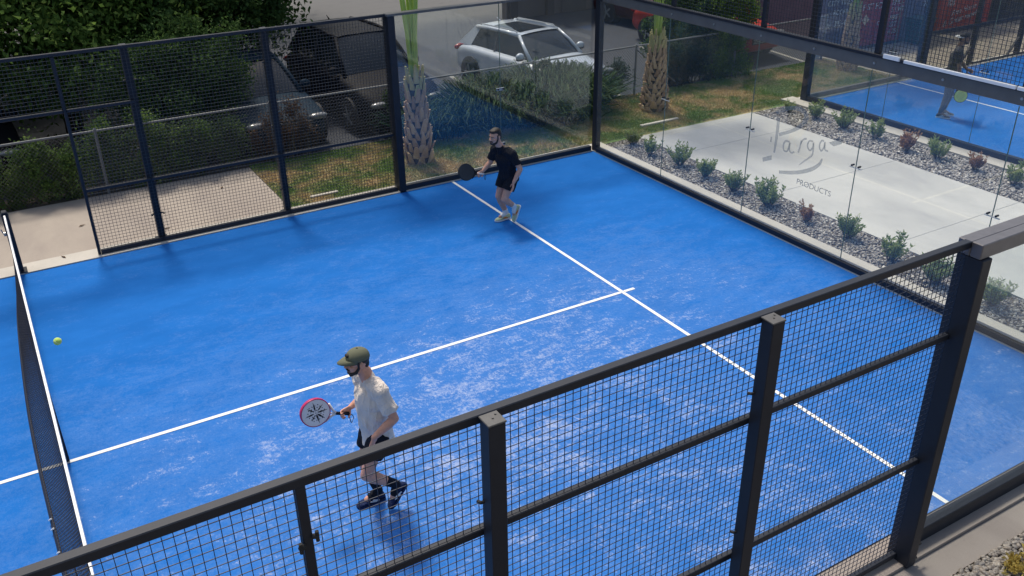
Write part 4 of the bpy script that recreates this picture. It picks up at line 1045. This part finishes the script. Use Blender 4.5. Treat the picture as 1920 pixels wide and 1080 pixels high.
# palms: boot covered trunk, green petioles, arching fronds
def palm(x,y,h,r0,r1,label,seed,nf=9,big=1.0,warm=None):
    t=empty('palm_tree',(x,y,-.03),seed*1.3,label,'palm tree','palms along the lawn'); r=random.Random(seed)
    mb=MB(); mb.tube([(0,0,-.1),(0,0,.15),(.0,0,h*.5),(.0,0,h)],[r0*.95,r0*.9,(r0+r1)*.42,r1*.8],14); mb.build('trunk',M['bark'],t,True)
    lo=MB();hi=MB()
    rows=int(h/(.085*big))
    for i in range(rows):
        z=.02+i*h/rows; f=i/rows; rr=r0*(1-f)+r1*f; nn=int((9 if f<.75 else 7)/big**.6)
        for k in range(nn):
            a=2*PI*(k+.5*(i%2))/nn+r.uniform(-.09,.09); L=r.uniform(.12,.22)*big*(1+.3*(f>.7)); ww=rr*.62*big**.6*r.uniform(.7,1.2)
            rad=Vector((math.cos(a),math.sin(a),0));tg=Vector((-math.sin(a),math.cos(a),0));up=Vector((0,0,1))
            flare=.15*big*(1-f*.6)*r.uniform(.3,1.6)
            sk=tg*r.uniform(-.05,.05)
            b=rad*rr*.86+up*z; m=rad*(rr*1.02)+up*(z+L*.5)+sk*.5; e=rad*(rr*1.0+L*flare)+up*(z+L)+sk
            rings=[]
            for c,wd,th in ((b,ww,.03),(m,ww*.72,.035),(e,ww*.42,.022)):
                rings.append([c-tg*wd/2-rad*th*.3,c-rad*th*.9,c+tg*wd/2-rad*th*.3,c+tg*wd*.35+rad*th*.55,c-tg*wd*.35+rad*th*.55])
            (hi if f>.78 else lo).loft(rings)
    lo.build('leaf_base',M['boot'],t); hi.build('leaf_base',M['boot_top'],t)
    # petioles and fronds
    for k in range(nf):
        inner=k<4
        a=2*PI*k/nf*2.618+r.uniform(-.2,.2); tilt=r.uniform(.0,.03) if inner else r.uniform(.03,.07)
        L=r.uniform(1.9,2.3)
        d=Vector((math.cos(a)*math.sin(tilt),math.sin(a)*math.sin(tilt),math.cos(tilt)))
        p=Vector((math.cos(a),math.sin(a),0))*r1*.28+Vector((0,0,h-.22))
        q=p+d*L*.5; e=p+d*L+Vector((math.cos(a),math.sin(a),0))*L*.03
        mb=MB(); mb.tube([p,q,e],[.036,.030,.024],7); pt=mb.build('petiole',M['petiole'],t,True)
        # frond blade: arching rachis with leaflets
        pts=[e]; dv=(e-q).normalized(); cur=e
        for j in range(14):
            dv=(dv+Vector((math.cos(a)*.07,math.sin(a)*.07,-.085 if not inner else -.05))).normalized(); cur=cur+dv*.15; pts.append(cur)
        fm=MB(); fm.tube(pts,[.018-.0010*j for j in range(len(pts))],5); V=[];F=[]
        tb=[];td=[]
        for j in range(1,len(pts)):
            tt=(pts[j]-pts[j-1]).normalized(); s=tt.cross(Vector((0,0,1))); s=s.normalized() if s.length>.01 else Vector((1,0,0)); n=s.cross(tt)
            for u in (0,.33,.66):
                for sg in (-1,1):
                    b=pts[j-1].lerp(pts[j],u); d2=(tt*.8+s*sg*1.0+n*r.uniform(0,.35)).normalized(); l2=.62*math.sin(PI*min(1,(j+3)/(len(pts)+3)))+.12
                    w2=tt*.014; m_=b+d2*l2*.55; e_=b+d2*l2+Vector((0,0,-.10))
                    k0=len(fm.v); fm.add([b-w2,b+w2,m_+w2,m_-w2,e_],[(0,1,2,3),(3,2,4)])
        fm.build('frond',M['leaf_palm'],t)
    return t
palm(6.95,11.35,1.62,.25,.14,'nearest palm with green petioles, beside the left edge of the far glass wall',2,big=1.3)
palm(12.78,11.62,1.62,.29,.13,'middle palm with shaggy boot trunk, on the lawn behind the corner post',5)
palm(19.05,11.75,1.5,.24,.11,'farthest palm, thin, on the lawn in front of the red containers',9)

# ------------------------------------------------------------------ chain link fence
CF=empty('chain_link_fence',(0,12.8,-.02),0,'low galvanised chain link fence between the lawn and the parked cars','fence')
mb=MB(); mb.tube([(-4,0,1.13),(19.3,0,1.13)],.021,8); mb.build('top_rail',M['rail_grey'],CF)
for x in (-1.4,1.63,4.65,7.6,10.4,13.15,16.2,19.3):
    mb=MB(); mb.cyl((x,0,-.05),(x,0,1.13),.027,10); mb.sphere((x,0,1.15),.03,8,5)
    mb.build('post',M['rail_grey'],CF)
for a,b in ((9.2,10.4),(13.15,14.35)):
    mb=MB(); mb.tube([(b,-.02,.1),(a+.1,-.02,.95)] if a<10 else [(a,-.02,1.05),(b,-.02,.15)],.016,6); mb.build('brace',M['rail_grey'],CF)
def chain(x0,x1,h,p=.07,w=.0036):
    mb=MB(); n=int((x1-x0)/p)
    for i in range(-int(h/p),n+1):
        for sg in (1,-1):
            a=x0+i*p; 
            if sg==1: p0=(a,0); p1=(a+h,h)
            else: p0=(a+h,0); p1=(a,h)
            # clip in x
            (xa,za),(xb,zb)=p0,p1
            def cl(xa,za,xb,zb,X):
                return za+(zb-za)*(X-xa)/(xb-xa)
            if max(xa,xb)<x0 or min(xa,xb)>x1: continue
            A=[xa,za];B=[xb,zb]
            for P_,Q_ in ((A,B),(B,A)):
                if P_[0]<x0: P_[1]=cl(*A,*B,x0); P_[0]=x0
                if P_[0]>x1: P_[1]=cl(*A,*B,x1); P_[0]=x1
            if abs(A[0]-B[0])<.01: continue
            mb.strip((A[0],sg*w*.6,A[1]+.02),(B[0],sg*w*.6,B[1]+.02),w,w)
    return mb
for a,b in ((-4,4.65),(4.65,10.4),(10.4,19.3)): chain(a,b,1.08).build('chain_mesh',M['chain'],CF)

# ------------------------------------------------------------------ cars
M['car_glass']=plain('car_glass',(.014,.019,.026),.05,0,.05,3,spec=.3)
def car(cx,cy,rot,paint,label,L=4.35,Wd=1.86,H=1.6,belt=.98,hood=.92,suv=True,sunroof=True,rail=True,plate=False):
    """local axes: nose towards -y"""
    t=empty('parked_car',(cx,cy,-.045),rot,label,'car','cars parked along the chain link fence'); w=Wd/2
    def prof(y):
        f=(y+L/2)/L # 0 nose 1 tail
        zt=np.interp(f,[0,.03,.10,.27,.33,.85,.95,1.0],[.66,.76,hood-.08,hood+.03,belt-.0,belt+.02,belt-.03,.80])
        wd=np.interp(f,[0,.04,.12,.3,.7,.93,1.0],[.72,.86,.965,1,1,.965,.86])*w
        zb=np.interp(f,[0,.06,.15,.85,.95,1],[.34,.24,.20,.20,.25,.36])
        return zt,wd,zb
    rings=[]
    ys=[-L/2+L*s for s in (0,.02,.06,.12,.2,.27,.33,.42,.55,.7,.82,.9,.95,.985,1)]
    for y in ys:
        zt,wd,zb=prof(y)
        half=[(0,zt+.02),(wd*.55,zt+.01),(wd*.84,zt-.02),(wd*.955,zt-.075),(wd*.985,zt-.16),(wd*.965,(zt+zb)*.5+.03),(wd*1.0,(zt+zb)*.5-.08),(wd*.97,zb+.07),(wd*.88,zb),(0,zb)]
        rings.append([(x,y,z) for x,z in half]+[(-x,y,z) for x,z in half[-2:0:-1]])
    mb=MB(); mb.loft(rings); b=mb.build('body',paint,t,True)
    sm=b.modifiers.new('s','SUBSURF'); sm.levels=1; sm.render_levels=1
    # cabin corners
    yf0=-L/2+L*.295; yf1=-L/2+L*(.44 if suv else .46); yr1=L/2-L*(.16 if suv else .27); yr0=L/2-L*(.035 if suv else .12)
    bw=w*.86; rw=w*.66; zb=belt-.03; zr=H-.05
    A=lambda s:Vector((s*bw*.93,yf0,zb)); B=lambda s:Vector((s*rw*.95,yf1,zr)); Cc=lambda s:Vector((s*rw*.93,yr1,zr-.02)); D=lambda s:Vector((s*bw*.90,yr0,zb))
    def patch(name,p00,p10,p01,p11,bul,mat,par,n=8,th=0):
        # p00-p10 bottom, p01-p11 top
        mb=MB();vs=[]
        nrm=((p10-p00).cross(p01-p00)).normalized()
        if nrm.z<-.2 or (abs(nrm.z)<.2 and nrm.dot((p00+p11)/2-Vector((0,0,zb)))<0): nrm=-nrm
        cen=Vector((0,(yf0+yr0)/2,zb))
        if nrm.dot((p00+p10+p01+p11)/4-cen)<0: nrm=-nrm
        for i in range(n+1):
            for j in range(n+1):
                u=i/n;v=j/n
                p=(p00*(1-u)+p10*u)*(1-v)+(p01*(1-u)+p11*u)*v
                p=p+nrm*bul*(4*u*(1-u))**.7*(.4+.6*math.sin(PI*min(1,v*.9+.1)))
                vs.append(p+nrm*th)
        mb.add(vs,[(i*(n+1)+j,(i+1)*(n+1)+j,(i+1)*(n+1)+j+1,i*(n+1)+j+1) for i in range(n) for j in range(n)])
        return mb.build(name,mat,par,True)
    G=M['car_glass']
    patch('windshield',A(-1),A(1),B(-1),B(1),.07,G,t)
    patch('rear_window',D(-1),D(1),Cc(-1),Cc(1),.05,G,t)
    for s in (-1,1): patch('side_window',A(s),D(s),B(s),Cc(s),.03,G,t)
    rf=patch('roof',B(-1)+Vector((-.02,-.03,0)),B(1)+Vector((.02,-.03,0)),Cc(-1)+Vector((-.02,.06,0)),Cc(1)+Vector((.02,.06,0)),.055,paint,t,th=.012)
    if sunroof:
        def rp(u,v): return (B(-1)*(1-u)+B(1)*u)*(1-v)+(Cc(-1)*(1-u)+Cc(1)*u)*v
        patch('sunroof',rp(.14,.10),rp(.86,.10),rp(.14,.74),rp(.86,.74),.022,G,rf,th=.055)
    for s in (-1,1):
        o=Vector((s*.0,0,0))
        mb=MB(); mb.tube([A(s)+Vector((s*.01,-.05,-.02)),A(s).lerp(B(s),.5)+Vector((s*.02,-.0,.025)),B(s)],[.045,.036,.042],8); mb.build('pillar',paint,t,True)
        mb=MB(); mb.tube([B(s),B(s).lerp(Cc(s),.33)+Vector((s*.018,0,.035)),B(s).lerp(Cc(s),.66)+Vector((s*.018,0,.03)),Cc(s)],[.042,.045,.045,.05],8); mb.build('roof_side',paint,t,True)
        # broad rear pillar
        mb=MB(); mb.loft([[Cc(s)+Vector((s*.02,-.16,-.0)),Cc(s)+Vector((s*.02,.07,.0)),Cc(s)+Vector((-s*.05,.09,.0)),Cc(s)+Vector((-s*.05,-.1,0))],
                          [D(s)+Vector((s*.05,-.46,.0)),D(s)+Vector((s*.05,.03,.0)),D(s)+Vector((-s*.04,.05,.0)),D(s)+Vector((-s*.04,-.3,0))]]); mb.build('rear_pillar',paint,t)
        m=(A(s)+D(s))/2; mt=(B(s)+Cc(s))/2
        mb=MB(); mb.tube([m+Vector((s*.035,-.05,0)),mt+Vector((s*.03,-.05,0))],.028,6); mb.build('door_pillar',M['rubber'],t)
        if rail:
            mb=MB(); mb.tube([B(s)+Vector((-s*.02,.1,.05)),B(s)+Vector((-s*.02,.16,.085)),Cc(s)+Vector((-s*.02,-.16,.085)),Cc(s)+Vector((-s*.02,-.1,.045))],.016,6); mb.build('roof_rail',M['galv'],t)
        # mirror
        mb=MB(); c=A(s)+Vector((s*.17,.16,.10)); mb.sphere(c,(.115,.075,.085),12,8); mb.tube([c+Vector((-s*.13,.0,-.05)),c],[.03,.04],6); pm=mb.build('wing_mirror',paint,t,True)
        mb=MB(); mb.sphere(c+Vector((0,0,-.06)),(.118,.078,.04),10,6); mb.build('mirror_base',M['rubber'],pm,True)
        # lights
        mb=MB(); mb.sphere((s*w*.66,-L/2+.10,.70),(.20,.10,.065),12,8); mb.build('headlight',M['lamp_glass'],t,True)
        mb=MB(); mb.sphere((s*w*.74,L/2-.07,.82),(.19,.09,.08),12,8); mb.build('tail_light',M['tail_glass'],t,True)
        # wheels
        for yw in (-L/2+L*.195,L/2-L*.195):
            mb=MB(); mb.cyl((s*(w-.30),yw,.34),(s*(w+.004),yw,.34),.385,24); mb.build('wheel_arch',M['rubber'],t)
            e=bpy.data.objects.new('wheel',None)
            mb=MB(); 
            prf=[(.17,.225),(.05,.30),(.012,.335),(-.0,.30),(-.012,.235)]
            rings=[[(s*(w-.03-dx+.035),yw+rr*math.cos(2*PI*k/24),.34+rr*math.sin(2*PI*k/24)) for k in range(24)] for dx,rr in prf]
            mb.loft(rings); wh=mb.build('wheel',M['rubber'],t,True)
            mb=MB()
            for k in range(5):
                a=2*PI*k/5; mb.strip((s*(w+.028),yw,.34),(s*(w+.02),yw+.215*math.cos(a),.34+.215*math.sin(a)),.05,.02,(s,0,0))
            mb.tube([(s*(w+.0),yw+.225*math.cos(2*PI*k/24),.34+.225*math.sin(2*PI*k/24)) for k in range(25)],.016,5)
            mb.build('rim',M['galv'],wh)
    # grille and bumper inset
    mb=MB(); mb.bbox((-w*.5,-L/2-.012,.50),(w*.5,-L/2+.05,.66),.01)
    g=mb.build('grille',M['rubber'],t)
    mb=MB()
    for z in (.54,.58,.62): mb.box((-w*.47,-L/2-.02,z-.006),(w*.47,-L/2-.013,z+.006))
    mb.build('grille_bar',M['galv'],g)
    mb=MB(); mb.tube([A(-.7)+Vector((0,-.03,.015)),A(-.05)+Vector((0,.06,.05))],.009,5); mb.tube([A(.15)+Vector((0,-.03,.015)),A(.8)+Vector((0,.06,.04))],.009,5); mb.build('wiper',M['rubber'],t)
    if suv:
        mb=MB(); mb.tube([((0),yr1-.15,zr+.06),(0,yr1-.02,zr+.13)],[.02,.006],6); mb.build('antenna',paint,t)
    return t
M['lamp_glass']=plain('lamp_glass',(.16,.17,.18),.15,0,.1,20,spec=.9)
M['tail_glass']=plain('tail_glass',(.25,.01,.012),.15,0,.1,20)
def paintm(n,c,r=.25): return plain(n,c,r,0,.05,2,spec=.6,coat=.6)
M['p_white']=paintm('white_car_paint',(.42,.46,.53))
M['p_black']=plain('black_car_paint',(.006,.0065,.009),.6,0,.05,2,spec=.08)
M['p_blue']=plain('blue_car_paint',(.010,.026,.045),.6,0,.05,2,spec=.08)
M['p_red']=plain('red_car_paint',(.30,.028,.022),.4,0,.05,2,spec=.2)
M['p_maroon']=plain('maroon_car_paint',(.05,.012,.014),.45,0,.05,2,spec=.25)
M['p_silver']=paintm('silver_car_paint',(.16,.20,.24))
car(11.5,14.62,math.radians(8),M['p_white'],'white crossover with a dark sunroof parked behind the tall grass',L=4.0,H=1.43,belt=.96,hood=.90)
car(7.45,15.35,math.radians(3),M['p_black'],'black tall vehicle parked just left of the nearest palm',L=4.7,H=1.75,belt=1.08,hood=1.02,Wd=1.95,sunroof=False,rail=False)
car(4.95,15.2,math.radians(2),M['p_blue'],'dark blue car with chrome grille under the dense tree',L=4.5,H=1.48,belt=.93,hood=.86,suv=False,sunroof=False,rail=False)
car(-.45,16.0,math.radians(4),M['p_black'],'black car at the left edge behind the hedge',L=4.5,H=1.5,belt=.95,hood=.88,suv=False,sunroof=False,rail=False)
car(17.85,15.75,math.radians(3),M['p_red'],'bright red car parked before the tan slatted screen',L=4.4,H=1.5,belt=.95,hood=.9,suv=False,sunroof=False,rail=False)
car(18.7,18.8,math.radians(5),M['p_maroon'],'dark maroon car behind the middle palm and bushes',L=4.5,H=1.6,belt=1.0,hood=.95,sunroof=False)

# ------------------------------------------------------------------ containers and yard things
def container(x0,x1,y0,dp,h,mat,label,rib=.14,group='containers beyond the second court'):
    t=empty('shipping_container',((x0+x1)/2,y0,-.04),0,label,'container',group); w=(x1-x0)/2
    mb=MB(); 
    n=int(2*w/rib)
    pts=[]
    for i in range(n):
        a=-w+.08+(2*w-.16)*i/n; st=(2*w-.16)/n
        pts+=[(a,0.035),(a+st*.4,0.035),(a+st*.5,0),(a+st*.9,0)]
    pts.append((w-.08,.035))
    vs=[(x,y,.14) for x,y in pts]+[(x,y,h-.12) for x,y in pts]; k=len(pts)
    mb.add(vs,[(i,i+1,i+1+k,i+k) for i in range(k-1)])
    mb.build('front_panel',mat,t)
    mb=MB()
    mb.bbox((-w,-.02,.0),(w,.08,.14),.01); mb.bbox((-w,-.02,h-.12),(w,.08,h),.01)
    mb.bbox((-w,-.02,.14),(-w+.08,.08,h-.12),.01); mb.bbox((w-.08,-.02,.14),(w,.08,h-.12),.01)
    mb.build('frame',mat,t)
    mb=MB(); mb.box((-w+.01,.081,.05),(-w+.05,dp,h-.02)); mb.box((w-.05,.081,.05),(w-.01,dp,h-.02)); mb.box((-w+.051,.081,h-.06),(w-.051,dp,h-.02)); mb.box((-w+.051,dp-.04,.05),(w-.051,dp,h-.061))
    mb.build('shell',mat,t); return t
M['c_red']=plain('red_container_paint',(.42,.045,.045),.55,var=.25,scale=3)
M['c_violet']=plain('grey_violet_container_paint',(.14,.11,.15),.55,var=.25,scale=3)
M['c_bright']=plain('bright_red_container_paint',(.55,.06,.05),.5,var=.2,scale=3)
M['c_dark']=plain('dark_container_paint',(.04,.042,.05),.6,var=.2,scale=3)
M['c_maroon']=plain('maroon_container_paint',(.18,.018,.026),.5,var=.25,scale=3)
M['lettering']=plain('white_lettering',(.62,.62,.62),.7,var=.2,scale=6)
M['tan']=plain('tan_slats',(.30,.22,.17),.75,var=.3,scale=4,bump=.3)
M['emblem']=plain('cream_emblem',(.65,.50,.38),.7)
RT=(PI/2,0,0)
def sign(t,s,size,x,z,sh=0,sx=1,rz=0): return text_obj('lettering',s,size,(x,-.024,z),(PI/2,-rz,0),M['lettering'],t,.002,sh,sx)
a=container(19.9,21.1,13.4,2.4,2.5,M['c_violet'],'grey violet container with white roofing lettering and a phone number')
sign(a,'CITY TIRES',.20,-.56,1.23); sign(a,'ROOFING',.19,-.30,.98,0,.9); sign(a,'561 393-44',.21,-.58,.68,0,.95); sign(a,'CALL US TODAY',.16,-.56,1.55)
a=container(21.16,23.1,13.4,2.4,2.6,M['c_red'],'red container with a cream diamond emblem and stacked white codes')
sign(a,'F ST FO',.24,-.78,.98); 
for i,(s_,z) in enumerate((('EMCU',1.02),('5 LWI',.82),('930"',.60),('22T',.42),('4 35',.22))): sign(a,s_,.20,.42,z)
sign(a,'CT',.16,-.1,.52); 
mb=MB(); mb.add([(-.75,-.024,.72),(-.60,-.024,.58),(-.45,-.024,.72),(-.60,-.024,.87),(-.75,-.03,.72),(-.60,-.03,.58),(-.45,-.03,.72),(-.60,-.03,.87)],[(0,1,2,3),(4,5,6,7),(0,1,5,4),(1,2,6,5),(2,3,7,6),(3,0,4,7)]); mb.build('emblem',M['emblem'],a)
a=container(23.16,24.5,13.4,2.4,2.5,M['c_violet'],'grey violet container between the two red ones')
sign(a,'XC',.22,.1,.85)
a=container(24.7,27.15,13.4,2.4,2.6,M['c_bright'],'bright red container with cursive white writing, rightmost of the lettered ones')
sign(a,'R8',.3,-.9,.72,0,1,.0); sign(a,'Free Home',.22,-.62,.42,.35,1.1,.12); sign(a,'& Great moving',.25,-.95,.14,.35,1.1,.12)
container(27.3,31,13.9,2.4,2.5,M['c_dark'],'dark grey container at the far right')
a=container(21.35,23.6,16.4,2.4,2.6,M['c_maroon'],'dark maroon container set back behind the tan slatted screen')
sign(a,'Ranger',.30,-1.0,.55,0,1.0); sign(a,'RENTALS',.2,-.9,1.1)
sc=empty('slatted_screen',(20.6,16.0,-.04),0,'tan vertical slatted wooden screen next to the maroon container','screen')
mb=MB()
for k in range(12): mb.bbox((-.72+k*.12,-.015,.0),(-.625+k*.12,.015,1.9),.004)
mb.build('slats',M['tan'],sc)
mb=MB()
for z in (.3,1.5): mb.bbox((-.74,.016,z),(.74,.06,z+.09),.004)
mb.build('rail',M['tan'],sc)
# barrel and bin near the containers
bn=empty('bin',(23.05,12.75,-.03),0,'dark green bin standing in front of the red container','bin')
mb=MB(); mb.loft([[(x*s,y*s,z) for x,y in ((-.30,-.25),(.30,-.25),(.30,.25),(-.30,.25))] for s,z in ((.82,0.05),(1,.62),(1.04,.66))]); mb.build('tub',plain('green_bin',(.02,.07,.06),.5),bn)
mb=MB(); mb.bbox((-.33,-.28,.665),(.33,.28,.72),.02); mb.build('lid',plain('bin_lid',(.018,.05,.045),.5),bn)
# building wall at the back of the car park
bw_=empty('building',(17.5,22.3,-.04),0,'long grey brown building wall behind the car park','building')
M['wall']=plain('rendered_wall',(.15,.13,.125),.9,var=.15,scale=1.2,bump=.2)
mb=MB(); mb.box((-2.2,0,0),(12,.3,4.5)); mb.build('wall',M['wall'],bw_)
for x in (-2.0,-.6,1.4,3.6,6.2): mb=MB(); mb.bbox((x-.14,-.16,0),(x+.14,-.003,4.4),.01); mb.build('pilaster',plain('pilaster',(.055,.05,.055),.8),bw_)
for x in (.4,2.5): mb=MB(); mb.bbox((x-.5,-.05,.0),(x+.5,-.002,2.1),.01); mb.build('door',plain('door',(.09,.085,.09),.6),bw_)
# fallen leaves on the walkway
for i,(x,y,rz) in enumerate(((.95,11.45,.4),(.62,10.22,2.0),(3.35,11.9,1.1),(2.1,10.6,.2))):
    mb=MB(); mb.add([(0,0,.004),(.05,.018,.014),(.13,0,.006),(.05,-.02,.01),(.05,0,.002)],[(0,1,4),(1,2,4),(2,3,4),(3,0,4)])
    o=mb.build('fallen_leaf',M['leaf_dead']); o.location=(x,y,-.008 if y>10.35 else .02); o.rotation_euler=(0,0,rz)
    tag(o,['curled brown leaf in the middle of the open walkway','curled brown leaf on the kerb near the net post','brown leaf behind the mesh near the far walkway end','small brown leaf beside the second fence post'][i],'leaf','fallen leaves')

t=bush('ground_plant',6.85,-.80,[(0,0,.06,.22,.12,.07)],420,leafmat('yellow_leaves',(.45,.32,.08),(.62,.50,.16),(.70,.62,.30)),'low yellow leaved plant among the dark pebbles at the lower right','plant',leaf=(.05,.025),stems=5)
CAMP=[0.187461, -3.59699, 5.694058, 1.041296, 0.477569, -0.015006, 1693.93775, 0.002881]
SKY=.12; SUN=2.65; EXPO=.17
# ------------------------------------------------------------------ camera and light
cp=np.array(CAMP)
cx,cy,cz,yaw,pit,roll,f=cp[:7]
F=Vector((math.cos(pit)*math.cos(yaw),math.cos(pit)*math.sin(yaw),-math.sin(pit)))
R0=Vector((math.sin(yaw),-math.cos(yaw),0)); U0=R0.cross(F)
R1=R0*math.cos(roll)+U0*math.sin(roll); U1=U0*math.cos(roll)-R0*math.sin(roll)
cam=bpy.data.cameras.new('camera'); co=bpy.data.objects.new('camera',cam); C.objects.link(co)
co.matrix_world=Matrix(((R1.x,U1.x,-F.x,cx),(R1.y,U1.y,-F.y,cy),(R1.z,U1.z,-F.z,cz),(0,0,0,1)))
cam.sensor_width=36; cam.lens=f/1920*36; cam.clip_end=500; cam.clip_start=.05
scene.camera=co
EL=62; AZ=3   # sun stands beyond the far side of the court (+y)
w=bpy.data.worlds.new('World'); scene.world=w; w.use_nodes=True; nt=w.node_tree
sky=nt.nodes.new('ShaderNodeTexSky'); sky.sky_type='NISHITA'; sky.sun_disc=False
sky.sun_elevation=math.radians(EL); sky.sun_rotation=math.radians(AZ); sky.air_density=1.3; sky.dust_density=4; sky.ozone_density=1.0
nt.links.new(sky.outputs[0],nt.nodes['Background'].inputs[0]); nt.nodes['Background'].inputs[1].default_value=SKY
sl=bpy.data.lights.new('sun','SUN'); so=bpy.data.objects.new('sun',sl); C.objects.link(so)
sl.energy=SUN; sl.angle=math.radians(8.5); sl.color=(1,.925,.80)
d=Vector((math.sin(math.radians(AZ))*math.cos(math.radians(EL)),math.cos(math.radians(AZ))*math.cos(math.radians(EL)),math.sin(math.radians(EL))))
so.rotation_euler=d.to_track_quat('Z','Y').to_euler(); so.location=(0,10,30)
scene.view_settings.view_transform='Standard'; scene.view_settings.look='None'; scene.view_settings.gamma=1; scene.view_settings.exposure=EXPO
scene.cycles.max_bounces=8; scene.cycles.transparent_max_bounces=24; scene.cycles.glossy_bounces=3; scene.cycles.diffuse_bounces=3
